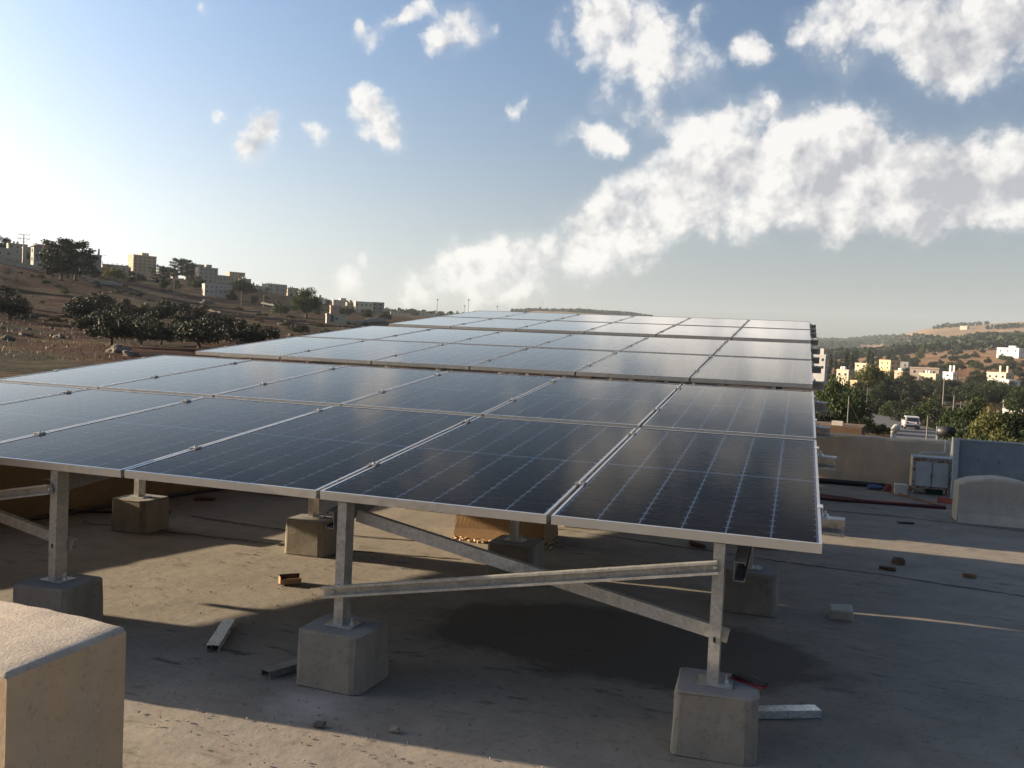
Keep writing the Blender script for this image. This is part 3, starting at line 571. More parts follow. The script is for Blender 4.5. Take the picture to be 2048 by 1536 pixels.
MB().box(-.09,.09,-.06,.06,.002,.012).build('base', MAT['green_crate'], cr)
for (a, b, c, d) in ((-.09,.09,-.06,-.052),(-.09,.09,.052,.06),(-.09,-.082,-.051,.051),(.082,.09,-.051,.051)): MB().box(a,b,c,d,.013,.06).build('side', MAT['green_crate'], cr)
def sheet(name, outline, mat, label, cat, h=.01, wav=.012, seed=0, th=.004):
    """crumpled flat scrap: outline polygon at roof level with a wavy top"""
    rr = random.Random(seed); n = len(outline); cx = sum(p[0] for p in outline)/n; cy = sum(p[1] for p in outline)/n
    ring = []
    for k in (1., .6, .25):
        for (x, y) in outline: ring.append((cx+(x-cx)*k, cy+(y-cy)*k, h+rr.uniform(0, wav)))
    V = ring+[(cx, cy, h+rr.uniform(0, wav))]; F = []
    for r_ in range(2):
        for i in range(n): F.append((r_*n+i, r_*n+(i+1) % n, (r_+1)*n+(i+1) % n, (r_+1)*n+i))
    F += [(2*n+i, 2*n+(i+1) % n, 3*n) for i in range(n)]
    b = len(V); V += [(x, y, .001) for x, y in outline]; F += [(i, b+i, b+(i+1) % n, (i+1) % n) for i in range(n)]+[tuple(range(b, b+n))[::-1]]
    o = link_mesh(name, V, F, mat); bm = bmesh.new(); bm.from_mesh(o.data); bmesh.ops.recalc_face_normals(bm, faces=bm.faces); bm.to_mesh(o.data); bm.free()
    return tag(o, label, cat)
sheet('cloth', [(.91,7.9),(.99,7.93),(1.0,8.08),(.93,8.12)], MAT['red_cloth'], 'crumpled red cloth beside the pale stone block', 'cloth', .02, .07, 1)
sheet('cloth', [(1.40,7.35),(1.62,7.28),(1.75,7.42),(1.52,7.55)], MAT['red_cloth'], 'crumpled red cloth on the roof just below the cabinet', 'cloth', .015, .05, 2)
sheet('strap', [(.05,6.78),(.42,6.74),(.9,6.84),(1.42,6.86),(1.44,6.99),(.9,6.92),(.42,6.87),(.2,7.0),(.05,6.98)], MAT['maroon'], 'long maroon cloth strap lying across the roof', 'strap', .012, .025, 3)
tag(MB().tube([(.98,7.78,.02),(1.16,7.48,.012),(1.34,7.12,.012),(1.42,7.0,.012)], .009, 8).build('steel_bar', MAT['rust'], None, True), 'thin rusty bar slanting from the stone block to the strap', 'bar')
MAT['wood'] = simple('raw_wood', (.25, .145, .07), .85, 0, .3, 18, .3, 50, .003); MAT['wood_dark'] = simple('dark_wood', (.10, .06, .035), .9, 0, .35, 18); MAT['card'] = simple('cardboard', (.36, .21, .11), .85, 0, .15, 12)
def scrap(name, x, y, L_, w_, h_, rz, mat, label, cat, seed=0, tilt=0):
    m4 = Matrix.Translation((x, y, h_/2+.002)) @ Matrix.Rotation(rz, 4, 'Z') @ Matrix.Rotation(tilt, 4, 'Y'); return tag(MB().bbox(-L_/2, L_/2, -w_/2, w_/2, -h_/2, h_/2, min(h_, w_)*.12, min(h_, w_)*.1, seed, m4).build(name, mat), label, cat)
scrap('wood_scrap', .57, 3.56, .11, .045, .02, -.1, MAT['wood_dark'], 'small dark board scrap nearest the seam on the open roof', 'wood scrap', 1)
scrap('wood_scrap', 1.11, 3.61, .085, .035, .025, .05, MAT['wood'], 'short brown board scrap farthest right on the open roof', 'wood scrap', 2)
scrap('wood_scrap', -5.06, 3.30, .17, .09, .018, .4, MAT['wood_dark'], 'flat dark scrap near the left parapet under the panels', 'wood scrap', 3)
scrap('plate_scrap', .915, 5.73, .14, .06, .012, .2, MAT['black_plastic'], 'flat black scrap before the grey wall stub', 'scrap', 4)
sheet('wood_scrap', [(.62,3.80),(.66,3.76),(.71,3.80),(.70,3.88),(.64,3.90)], MAT['wood_dark'], 'broken five sided board scrap beside the dark board', 'wood scrap', .02, .018, 5)
bx = empty('cardboard_box', (-2.93, 1.28, 0), .75); tag(bx, 'torn open little cardboard box on the sunlit patch of roof', 'box')
MB().box(-.06, .06, -.028, .028, .002, .006).build('bottom', MAT['card'], bx); MB().box(-.06, .06, .028, .032, .002, .05).build('side', MAT['wood_dark'], bx); MB().box(-.06, .06, -.032, -.028, .002, .035).build('side', MAT['card'], bx); MB().box(-.064, -.06, -.028, .028, .002, .045).build('end_flap', MAT['card'], bx)
# broken concrete lump with white dust
tag(MB().bbox(.13, .265, 2.05, 2.16, 0, .062, .012, .012, 8).build('concrete_lump', MAT['stone']), 'broken pale concrete lump beyond the right end block', 'concrete lump')
tag(MB().bbox(-1.50, -1.465, -.33, -.305, 0, .014, .004, .006, 3).build('pebble', MAT['concrete']), 'little stone on the sunlit roof in the foreground', 'stone')
tag(MB().bbox(-1.78, -1.74, -.405, -.375, 0, .017, .005, .006, 9).build('pebble', MAT['bitumen']), 'dark chip of stone on the sunlit roof left of the pale one', 'stone')
scrap('scrap_pack', -.79, 3.62, .12, .07, .03, .3, MAT['wood_dark'], 'dark packing scrap in the sun behind the front panel edge', 'scrap', 6, .2)
# ------------------------------------------------------------------ solar array
TILT = .1065; CT, ST = math.cos(TILT), math.sin(TILT); PW_, PL, GX, GY = 1.0, 1.955, .02, .09
TAB = [(0., 0., .815), (-.003, 4.464, 1.285), (.004, 8.979, 1.763)]     # right front corner of each table
VD = np.array([0, CT, ST]); ND = np.array([0, -ST, CT])
def tp(t, x, v, n=0.): o = np.array(TAB[t]); return o+np.array([x, 0, 0])+VD*v+ND*n
# panel parts, local frame: x 0..1 to the left edge is -1, y up the slope, z normal
def frame_mesh():
    prof = [(0, 0), (.011, 0), (.011, -.0015), (.003, -.0015), (.003, -.0345), (.024, -.0345), (.024, -.036), (0, -.036)]
    cs = [(-PW_, 0, 1, 1), (0, 0, -1, 1), (0, PL, -1, -1), (-PW_, PL, 1, -1)]; V = []; F = []; n = len(prof)
    for (x, y, sx, sy) in cs: V += [(x+sx*i, y+sy*i, z) for i, z in prof]
    for c in range(4):
        for k in range(n): F.append((c*n+k, ((c+1) % 4)*n+k, ((c+1) % 4)*n+(k+1) % n, c*n+(k+1) % n))
    mb = MB(); mb.add(V, F); me = mb.mesh('frame', MAT['alu']); bm = bmesh.new(); bm.from_mesh(me); bmesh.ops.recalc_face_normals(bm, faces=bm.faces); bm.to_mesh(me); bm.free(); return me
ME_FRAME = frame_mesh()
ME_BACK = MB().box(-PW_+.0035, -.0035, .0035, PL-.0035, -.0075, -.0060).mesh('backsheet', MAT['backsheet'])
ME_GLASS = MB().add([(-PW_+.0035, .0035, -.0028), (-.0035, .0035, -.0028), (-.0035, PL-.0035, -.0028), (-PW_+.0035, PL-.0035, -.0028)], [(0, 1, 2, 3)]).mesh('glass', MAT['glass'])
ME_JBOX = MB().bbox(-.05, .05, -.04, .04, -.028, -.009, .004).mesh('junction_box', MAT['black_plastic'])
MX, MY, CG, RG, MG = .019, .024, .0070, .0026, .018
CW = (PW_-2*MX-5*CG)/6; CH = (PL-2*MY-22*RG-MG)/24
def cell_poly():
    c = .012; a, b = CW/2, CH/2; return [(-a+c, -b), (a-c, -b), (a, -b+c*.6), (a, b-c*.6), (a-c, b), (-a+c, b), (-a, b-c*.6), (-a, -b+c*.6)]
CP = cell_poly(); ME_CELL = MB().prism(CP, .0004).mesh('cell', MAT['cell'])
def cell_pos():
    for r in range(24):
        y = MY+CH/2+r*(CH+RG)+(MG-RG if r >= 12 else 0)
        for c in range(6): yield (-MX-CW/2-c*(CW+CG), y)
allc = MB()
for (x, y) in cell_pos(): allc.prism(CP, .0004, (x, y, -.0058))
ME_CELLS = allc.mesh('cells', MAT['cell'])
ORD = ['rightmost', 'second from the right', 'third from the right', 'fourth from the right', 'fifth from the right', 'leftmost']
TN = ['front table', 'middle table', 'rear table']; RN = ['lower', 'upper']
for t in range(3):
    for row in range(2):
        for k in range(6):
            o = empty('solar_panel', tp(t, -k*(PW_+GX), row*(PL+GY))); rj = random.Random(t*100+row*10+k)
            o.rotation_euler = (TILT+rj.uniform(-.0012, .0012), rj.uniform(-.0012, .0012), 0)
            tag(o, '%s solar panel in the %s row of the %s' % (ORD[k], RN[row], TN[t]), 'solar panel', 'solar panels of the rooftop array')
            place_obj('frame', ME_FRAME, o); lam = place_obj('backsheet', ME_BACK, o); place_obj('glass', ME_GLASS, o)
            jb = place_obj('junction_box', ME_JBOX, o); jb.location = (-PW_/2, PL*.5, 0)
            if t == 0 and row == 0 and k < 4:
                for (x, y) in cell_pos():
                    c = place_obj('cell', ME_CELL, lam); c.location = (x, y, -.0058)
            else: tag(place_obj('cells', ME_CELLS, lam), kind='stuff')
# ---- racks
PURL = [.52, 1.75, 2.66, 3.72]; PH = .07
# rows of feet for each table: (y, [x...])
FEET = [[(.035, [-.357, -1.93, -3.48, -5.02]), (2.03, [-.333, -1.79, -3.25, -4.71]), (3.95, [-.35, -1.80, -3.25, -4.72])],
        [(4.80, [-.36, -1.9, -3.4, -4.9]), (6.5, [-.36, -1.9, -3.4, -4.9]), (8.1, [-.36, -1.9, -3.4, -4.9])],
        [(9.3, [-.36, -1.9, -3.4, -5.0]), (11.1, [-.36, -1.9, -3.4, -5.0]), (12.7, [-.36, -1.9, -3.4, -5.0])]]
BH = .238
ME_PLATE = MB().box(-.055, .075, -.05, .05, 0, .005).mesh('base_plate', MAT['galv'])
bmb = MB()
for (x, y) in ((.05, .0),): bmb.tube([(x, y, .005), (x, y, .012)], .011, 6).tube([(x, y, .012), (x, y, .034)], .005, 8)
ME_BOLTS = bmb.mesh('bolt', MAT['zinc'])
cmb_ = MB().bbox(-.021, .021, -.022, .022, -.003, .0045, .0015).tube([(0, 0, .004), (0, 0, .010)], .006, 6); ME_CLAMP = cmb_.mesh('mid_clamp', MAT['galv_dark'])
ecl = MB().box(-.010, .008, -.022, .022, .0005, .0035).box(.008, .011, -.022, .022, -.036, .0035).box(.011, .036, -.022, .022, -.040, -.036).tube([(.023, 0, -.036), (.023, 0, -.016)], .005, 8).tube([(.023, 0, -.036), (.023, 0, -.028)], .0095, 6); ME_ECLAMP = ecl.mesh('end_clamp', MAT['zinc'])
RLAB = ['galvanised steel rack with crossed braces carrying the front table of panels', 'galvanised steel rack carrying the middle table of panels', 'galvanised steel rack carrying the rear table of panels']
def hole_post(parent, x, y, z0, z1, w=.042, d=.072):
    """vertical lipped channel, web to the front"""
    mb = MB().channel((x, y, z0), (x, y, z1), w, d, .003, .012, (1, 0, 0), -1)
    return mb.build('post', MAT['galv'], parent)
for t in range(3):
    rk = empty('panel_rack', (TAB[t][0], TAB[t][1], 0)); tag(rk, RLAB[t], 'panel rack', 'racks of the rooftop array'); ox, oy = TAB[t][0], TAB[t][1]
    def loc(pnt): return (pnt[0]-ox, pnt[1]-oy, pnt[2])
    for i, v in enumerate(PURL):
        a = tp(t, -6.16, v, -.0365-PH/2); b = tp(t, .098+.006*math.sin(i*2.1+t), v, -.0365-PH/2)
        MB().channel(loc(a), loc(b), PH, .045, .003, .013, tuple(ND), -1).build('purlin', MAT['galv'], rk)
        for k in range(1, 6):
            c = place_obj('mid_clamp', ME_CLAMP, rk); c.location = loc(tp(t, -k*(PW_+GX)+GX/2, v, .003)); c.rotation_euler = (TILT, 0, 0)
        for s, xx in ((1, 0.), (-1, -6*PW_-5*GX)):
            c = place_obj('end_clamp', ME_ECLAMP, rk); c.location = loc(tp(t, xx, v, .0)); c.rotation_euler = (TILT, 0, 0); c.scale = (s, 1, 1)
    xs = FEET[t][0][1]
    for k, x in enumerate(xs):                                        # one rafter by each line of posts
        side = .055 if k == 0 else -.062
        a = tp(t, x+side, .035+(.03 if k else -.015), -.0365-PH-.001-.0375); b = tp(t, x+side+(.03 if k == 0 else .13), 3.98, -.0365-PH-.001-.0375)
        MB().channel(loc(a), loc(b), .075, .042, .003, .013, tuple(ND), 1 if k else -1).build('rafter', MAT['galv_dark'], rk)
    for (y, xl) in FEET[t]:
        for x in xl:
            z1 = TAB[t][2]+(y-TAB[t][1])*ST/CT-.0365-(.012 if y < .1 else PH-.02)
            if y > .1: z1 = TAB[t][2]+(y-TAB[t][1])*ST/CT-.0365-PH+.03
            po = hole_post(rk, x-ox, y-oy, BH+.0055, z1)
            pl = place_obj('base_plate', ME_PLATE, po); pl.location = (x-ox, y-oy+.03, BH+.0002); bo = place_obj('bolt', ME_BOLTS, po); bo.location = (x-ox, y-oy+.03, BH+.0002)
            # slotted hole in the front web
            sl_ = MB().prism([(-.004, -.011), (.004, -.011), (.0055, 0), (.004, .011), (-.004, .011), (-.0055, 0)], .0008, (x-ox, y-oy-.0006, BH+.17), (1, 0, 0), (0, 0, 1), (0, -1, 0)); sl_.build('slot_hole', MAT['black_plastic'], po)
    for b0, b1 in ((0, 1), (2, 3)):                                   # crossed braces in alternate bays
        xr, xl = xs[b0], xs[b1]; y = FEET[t][0][0]; dz = TAB[t][2]-.815+(y-TAB[t][1]-.035)*ST/CT
        MB().channel(loc((xl-.068, y-.0065, .380)), loc((xr-.0, y-.0065, .686+dz)), .048, .03, .0025, .009, (0, 0, 1), -1).build('brace', MAT['galv'], rk)
        MB().channel(loc((xl+.03, y+.078, .703+dz)), loc((xr+.045, y+.078, .402)), .05, .03, .0025, .009, (0, 0, 1), 1).build('brace', MAT['galv'], rk)
        for (x, z) in ((xl-.02, .388), (xr-.012, .682+dz)): MB().tube([loc((x, y-.007, z)), loc((x, y-.017, z))], .007, 6).build('bolt', MAT['zinc'], rk)
# ---- concrete foot blocks
BN = {0: ['nearest right', 'near middle', 'near left', 'far left hidden']}
def foot_block(x, y, w, d, label, rz=0., seed=0):
    o = empty('concrete_block', (x, y, 0), rz); tag(o, label, 'concrete block', 'concrete foot blocks of the array'); rr = random.Random(seed); n = 8
    V = []; F = []; c = .024                                          # plan with softened corners, slightly battered sides
    def ringp(k, z, jit):
        pts = []
        for (sx, sy, a0) in ((-1, -1, 180), (1, -1, 270), (1, 1, 0), (-1, 1, 90)):
            cc_ = c*(2.0 if (sx, sy) == (1, -1) else 1.)
            for q in range(4):
                a = R(a0+q*30); pts.append((sx*(w/2*k-cc_)+cc_*math.cos(a)+rr.uniform(-jit, jit), sy*(d/2*k-cc_)+cc_*math.sin(a)+rr.uniform(-jit, jit), z+rr.uniform(-jit, jit)*.6))
        return pts
    rings = [ringp(1.035, 0, .001), ringp(1.03, .012, .002), ringp(1.02, BH*.5, .002), ringp(1.0, BH-.016, .0035), ringp(.985, BH-.005, .0055), ringp(.955, BH-.001, .001)]
    m = 16
    for r_ in rings: V += r_
    for a in range(5):
        for i in range(m): F.append((a*m+i, a*m+(i+1) % m, (a+1)*m+(i+1) % m, (a+1)*m+i))
    link_mesh('cast_side', V, F, MAT['concrete'], o); T = rings[-1]
    link_mesh('trowelled_top', [(a, b, BH-.0015) for a, b, _ in T]+[(a*.5, b*.5, BH-.0005) for a, b, _ in T]+[(0, 0, BH-.0002)], [(i, (i+1) % m, m+(i+1) % m, m+i) for i in range(m)]+[(m+i, m+(i+1) % m, 2*m) for i in range(m)], MAT['trowel'], o)
    return o
BL = {(0,0,0):'large concrete block under the rightmost front post', (0,0,1):'concrete block in the foreground middle under the second front post', (0,0,2):'concrete block partly hidden by the near wall stub', (0,0,3):'concrete block under the leftmost front post beyond the frame',
      (0,1,0):'concrete block behind the rightmost front post', (0,1,1):'concrete block standing before the ochre wall stub', (0,1,2):'concrete block in sunlight behind the second front post', (0,1,3):'concrete block close to the left parapet under the panels'}
for t in range(3):
    for r_, (y, xl) in enumerate(FEET[t]):
        for k, x in enumerate(xl):
            lab = BL.get((t, r_, k)) or '%s concrete block in the %s row of feet under the %s of panels' % (['rightmost', 'second', 'third', 'leftmost'][k], ['first', 'middle', 'last'][r_], TN[t])
            foot_block(x+.02, y+.03, .30, .27, lab, random.Random(k+r_*7+t*31).uniform(-.06, .06), k+r_*7+t*31)
# ---- loose steel and tool
def offcut(name, a, b, w, d, label, up, od=1, mat=None):
    return tag(MB().channel(a, b, w, d, .003, .01, up, od).build(name, mat or MAT['zinc']), label, 'steel offcut')
offcut('steel_offcut', (-2.605,.105,.034), (-2.77,.46,.034), .058, .032, 'short bright steel channel offcut with its open end to the camera', (1,.4,0), -1)
offcut('steel_offcut', (-2.215,-.06,.002+.03), (-2.06,.33,.032), .06, .03, 'dark steel channel offcut poking out behind the middle block', (1,-.4,0), -1, MAT['galv_dark'])
offcut('steel_offcut', (-.34,.34,.034), (.04,.53,.034), .06, .032, 'scratched steel channel offcut lying right of the nearest block', (-.45,.9,0), 1)
MAT['red_plastic'] = simple('red_plastic', (.22, .015, .02), .45); ph = empty('bar_tool', (-.225, .118, BH), -.52); tag(ph, 'black bar tool with red edges lying on the rightmost front block', 'tool')
MB().bbox(-.068, .068, -.022, .022, .008, .018, .003).build('black_face', MAT['black_plastic'], ph); MB().bbox(-.07, .07, -.024, .024, .0005, .0075, .002).build('red_body', MAT['red_plastic'], ph)
# ------------------------------------------------------------------ vegetation
def leaf_cloud(blobs, n, size, rs, flat=.0, fill=.5):
    """n small leaf-clump quads spread through the volume of the given ellipsoids (cx,cy,cz,rx,ry,rz)"""
    B = np.array(blobs, float); vol = B[:, 3]*B[:, 4]*B[:, 5]; pick = rs.choice(len(B), n, p=vol/vol.sum()); b = B[pick]
    d = rs.normal(size=(n, 3)); d /= np.linalg.norm(d, axis=1)[:, None]; rad = rs.random(n)**fill
    c = b[:, :3]+d*b[:, 3:]*rad[:, None]
    u = rs.normal(size=(n, 3)); u[:, 2] *= (1-flat); u /= np.linalg.norm(u, axis=1)[:, None]; w = np.cross(u, d+rs.normal(size=(n, 3))*.7); w /= np.linalg.norm(w, axis=1)[:, None]+1e-9
    s = size*rs.uniform(.55, 1.35, n)[:, None]; q = s*rs.uniform(.45, .9, n)[:, None]
    V = np.stack([c-u*s, c-w*q*.8+u*s*.1, c+u*s, c+w*q+u*s*rs.uniform(-.3, .3, n)[:, None]], 1).reshape(-1, 3)
    return V, np.arange(4*n).reshape(-1, 4)
def limb_mesh(name, limbs, seg=7):
    mb = MB()
    for pts, rad in limbs: mb.tube(pts, rad, seg)
    return mb.mesh(name, MAT['bark'])
def make_tree(kind, seed):
    """crown and trunk meshes of a tree one metre tall"""
    rs = np.random.default_rng(seed); rr = random.Random(seed); bl = []; limbs = []
    if kind in ('olive', 'broad', 'bush', 'big'):
        th = {'olive': .17, 'broad': .10, 'bush': .04, 'big': .14}[kind]; wd = {'olive': .72, 'broad': .52, 'bush': .7, 'big': .5}[kind]
        base = [(0, 0, -.03), (rr.uniform(-.02, .02), rr.uniform(-.02, .02), th*.5), (rr.uniform(-.04, .04), rr.uniform(-.04, .04), th)]
        tr = {'olive': .045, 'broad': .032, 'bush': .02, 'big': .035}[kind]; limbs.append((base, [tr*1.25, tr*.95, tr*.85]))
        nb = {'olive': 19, 'broad': 24, 'bush': 14, 'big': 30}[kind]
        for k in range(nb):
            a = k*2.4+rr.uniform(-.4, .4); q = math.sqrt((k+.5)/nb); x, y = wd*.74*q*math.cos(a), wd*.74*q*math.sin(a)
            zt = th+.07+(1-th-.20)*(1-q**2.4*.75)*rr.uniform(.12, 1.) if kind != 'bush' else .22+.5*(1-q*q)*rr.uniform(.4, 1.)
            r_ = rr.uniform(.15, .23)*(1.05 if kind != 'big' else .85); bl.append((x, y, zt, r_*1.15, r_*1.15, r_*.85))
            if k % 3 == 0: limbs.append(([base[-1], (x*.5, y*.5, (th+zt)*.5), (x*.9, y*.9, zt)], [tr*.6, tr*.4, tr*.12]))
        n, s = {'olive': (3800, .032), 'broad': (5000, .029), 'bush': (1800, .040), 'big': (6500, .024)}[kind]
        V, Fq = leaf_cloud(bl, n, s, rs, 0, .42)
    elif kind == 'pine':
        limbs.append(([(0, 0, -.03), (.02, .01, .3), (-.01, .02, .62), (.02, 0, .9)], [.034, .028, .02, .006]))
        for k in range(22):
            z = .2+.74*k/21; q = .40*(1-((z-.5)/.56)**2)**.5*rr.uniform(.55, 1.1) if abs(z-.5) < .55 else .08; a = k*2.4+rr.uniform(-.5, .5); x, y = q*math.cos(a), q*math.sin(a)
            bl.append((x, y, z+.03, .135, .135, .075)); bl.append((x*.5, y*.5, z+.01, .10, .10, .07)); limbs.append(([(0, 0, z-.05), (x*.8, y*.8, z)], [.012, .004]))
        V, Fq = leaf_cloud(bl, 4200, .025, rs, .3, .5)
    else:
        limbs.append(([(0, 0, -.03), (0, 0, .3), (0, 0, .9)], [.022, .016, .004]))
        for k in range(16):
            z = .08+.88*k/15; q = .085*math.sin(math.pi*min(1, (z*.93+.08)))**.7*rr.uniform(.85, 1.1); bl.append((rr.uniform(-.015, .015), rr.uniform(-.015, .015), z, q, q, .075))
        V, Fq = leaf_cloud(bl, 1500, .022, rs, 0, .45)
    return V, Fq, limb_mesh('trunk', limbs)
PROTO = {}
def proto(kind, leaf, seed):
    k = (kind, leaf, seed)
    if k not in PROTO:
        V, Fq, tm = make_tree(kind, seed*13+len(kind)); PROTO[k] = (mesh_np('crown', V, Fq, MAT[leaf]), tm)
    return PROTO[k]
def tree(name, pos, h, kind, leaf, seed, label, cat, group=None, wide=1.):
    cm, tm = proto(kind, leaf, seed % 4); rr = random.Random(hash((round(pos[0], 2), round(pos[1], 2))) & 0xffff)
    o = empty(name, pos, rr.uniform(0, 6.28)); o.scale = (h*wide*rr.uniform(.93, 1.07), h*wide*rr.uniform(.93, 1.07), h)
    place_obj('crown', cm, o); place_obj('trunk', tm, o); return tag(o, label, cat, group)
def tree_px(name, px, pyb, pyt, kind, leaf, seed, label, cat, group=None, wide=1., r=None):
    """a tree whose foot is seen at (px, pyb) and top at pyt"""
    if r is None: g = ground(px, pyb) or (at_r(px, 600), 600)
    else:                                                            # the distance near r where the slope is seen at that height
        c_ = [(abs(hor(px)-(at_r(px, q).z-CAM[2])/q*FPX-pyb)+12*abs(math.log(q/r)), q) for q in r*np.linspace(.6, 1.5, 60)]; q = min(c_)[1]; g = (at_r(px, q), q)
    p, d = g; foot = hor(px)-(p.z-CAM[2])/d*FPX
    return tree(name, p, max(.6, (max(foot, pyb-6)-pyt)/FPX*d*1.12) if foot < pyb+14 else max(.6, (pyb-pyt)/FPX*d*1.3), kind, leaf, seed, label, cat, group, wide)
# left slope: olives and pines as they stand
OL = [(20,640,588,'olive tree at the left picture edge on the brown slope',1.),(165,650,600,'round olive tree left of the dark pair on the slope',1.),(222,690,622,'near olive tree with short trunk between the dry grass patches',1.05),
 (200,632,590,'small olive tree behind the round one on the left slope',1.1),(300,668,628,'low olive tree right of the near short trunked one',1.),(322,690,642,'near olive tree low against the first panel row',1.05),(345,648,600,'dark dense olive tree in the middle of the left slope',1.15),
 (398,696,636,'near olive tree just above the panel corner',1.1),(405,652,616,'small olive tree behind the near one above the panel corner',1.1),(474,692,640,'olive bush left of the goats',1.1),(540,684,650,'olive bush right below the goats',1.1),(600,668,648,'low olive bush near the panel edge below the big green tree',1.4),(255,640,606,'faint olive tree higher up behind the dark pair',1.)]
for i, (x, b, t_, lab, w) in enumerate(OL): tree_px('olive_tree', x, b, t_, 'olive', 'olive', i, lab, 'tree', 'olive trees on the left slope', w*.92)
for i, (x, b, t_) in enumerate([(185,668,622),(262,672,628),(282,690,640),(360,682,632),(435,688,640),(448,664,628),(150,632,606),(505,694,652),(375,664,622),(305,645,612),(232,648,610),(420,668,630)]):
    tree_px('olive_tree', x, b, t_, 'olive', 'olive', i+1, 'dark olive tree in the dense grove in the middle of the left slope', 'tree', 'olive grove on the left slope', 1.)
for i, (x, b, t_, lab, w) in enumerate([(122,560,506,'left trunk of the big dark pine clump on the ridge',1.1),(150,562,510,'right hand pine of the big dark clump on the ridge',1.15),(136,558,514,'middle pine in the big dark clump on the ridge',1.),(105,556,532,'low pine at the left foot of the big clump',1.2),
 (322,573,546,'dark round pine below the apartment tower',1.3)]): tree_px('pine_tree', x, b, t_, 'pine', 'pine', i, lab, 'tree', 'pines on the left ridge', w)
tree_px('green_tree', 612, 636, 578, 'big', 'broad', 1, 'big dense green tree standing alone above the red soil', 'tree', None, 1.05)
for i, (x, b, t_, k, l, lab, w, r) in enumerate([(228,563,540,'bush','yellowish','yellow green shrub below the unfinished house',1.,None),(278,566,552,'bush','olive','grey green shrub left of the dark round pine',.8,None),(560,630,606,'bush','broad','shrub at the left foot of the big green tree',1.1,None),
 (3,508,480,'broad','pine','dark round tree at the top left picture edge',.9,400),(82,494,484,'broad','olive','little round tree rising behind the white villa',.9,430),(70,530,508,'broad','yellowish','light green tree in front of the white villa',.55,345),
 (352,560,532,'pine','pine','tall dark tree left of the stepped apartment block',1.2,520),(372,560,533,'pine','pine','dark tree touching the stepped apartment block',1.2,520),(392,582,560,'broad','pine','dark tree below the stepped apartment block',1.3,480),(470,590,562,'broad','pine','dark tree right of the cream hotel like block',1.3,560),(487,592,566,'broad','pine','second dark tree right of the cream block',1.3,560),
 (768,640,622,'broad','pine','dark tree at the right foot of the scaffolded house',1.3,700),(826,634,620,'broad','pine','small dark tree among the far roofs near the light masts',1.2,1100),(170,512,498,'broad','olive','grey tree crown right of the far white house',1.3,450),(430,566,556,'bush','pine','dark shrubs beside the cream block',1.6,500)]):
    tree_px('tree', x, b, t_, k, l, i, lab, 'tree', None, w, r)
# ---- right side: trees between the roof and the valley
RT = [(1668,842,752,'broad','broad','tall leafy tree right beside the purlin ends',.75,70),(1705,846,768,'broad','broad','dark leafy tree behind the brown roofed shed',.75,78),(1655,848,790,'broad','olive','low grey green tree left of the shed',.8,60),
 (1738,800,722,'big','yellowish','tall light green tree in front of the yellow tower house',.75,200),(1715,800,752,'broad','broad','dark tree left of the tall light green one',.9,190),(1770,806,762,'broad','broad','dark tree right of the tall light green one',.9,210),
 (1735,858,822,'bush','yellowish','yellow green bush at the corner of the shed',.9,72),(1775,862,835,'bush','broad','bush left of the road bend',.9,78),(1826,886,845,'bush','olive','round grey green bush directly behind the vent pipe',.75,48),(1862,880,862,'bush','olive','low bush right of the vent pipe',.9,55),
 (1758,826,790,'broad','olive','olive like tree beyond the road left of the car',1.1,185),(1790,830,794,'broad','broad','dense tree above the road verge',1.1,175),(1822,838,792,'broad','olive','dense grey green tree behind the white car',1.1,165),(1856,845,790,'broad','broad','dense green tree right of the white car',1.1,150),(1888,852,800,'broad','olive','grey green tree left of the thin street pole',.9,140),
 (1925,880,800,'broad','broad','tall bushy green tree behind the black water drum',.85,88),(1962,884,792,'broad','broad','dark green tree left of the arched window house',.8,90),(1998,890,806,'broad','yellowish','bright green tree right above the metal sheet',.8,75),(2035,892,800,'broad','broad','dark green tree at the right picture edge',.8,75),(1975,895,848,'bush','broad','green bush above the blue metal sheet',1.,58),(2030,898,850,'bush','yellowish','yellow green bush at the right picture edge',1.,55),
 (1905,850,812,'broad','broad','tree between the two street poles',1.,160),(1945,838,796,'broad','olive','grey green tree below the white flat roofed house',1.1,170),(2040,820,768,'broad','broad','dark tree at the right edge beside the flat white house',.8,300),
 (1802,716,706,'broad','pine','round dark tree on the tan spur',1.1,950),(1838,720,699,'broad','yellowish','tall pale round tree on the tan spur',.75,900)]
for i, (x, b, t_, k, l, lab, w, r) in enumerate(RT): tree_px('broadleaf_tree' if k != 'bush' else 'bush', x, b, t_, k, l, i, lab, 'tree' if k != 'bush' else 'bush', None, w, r)
for i, (x, b, t_) in enumerate([(1661,748,712),(1672,748,720),(1692,745,702),(1700,742,712),(1712,742,705),(1737,738,700),(1743,738,706),(1776,730,706),(1704,744,708)]):
    tree_px('cypress_tree', x, b, t_, 'cypress', 'cypress', i, 'narrow dark cypress in the row left of the yellow tower house', 'tree', 'cypresses beyond the gardens', 1.3, 430+15*(i % 4))
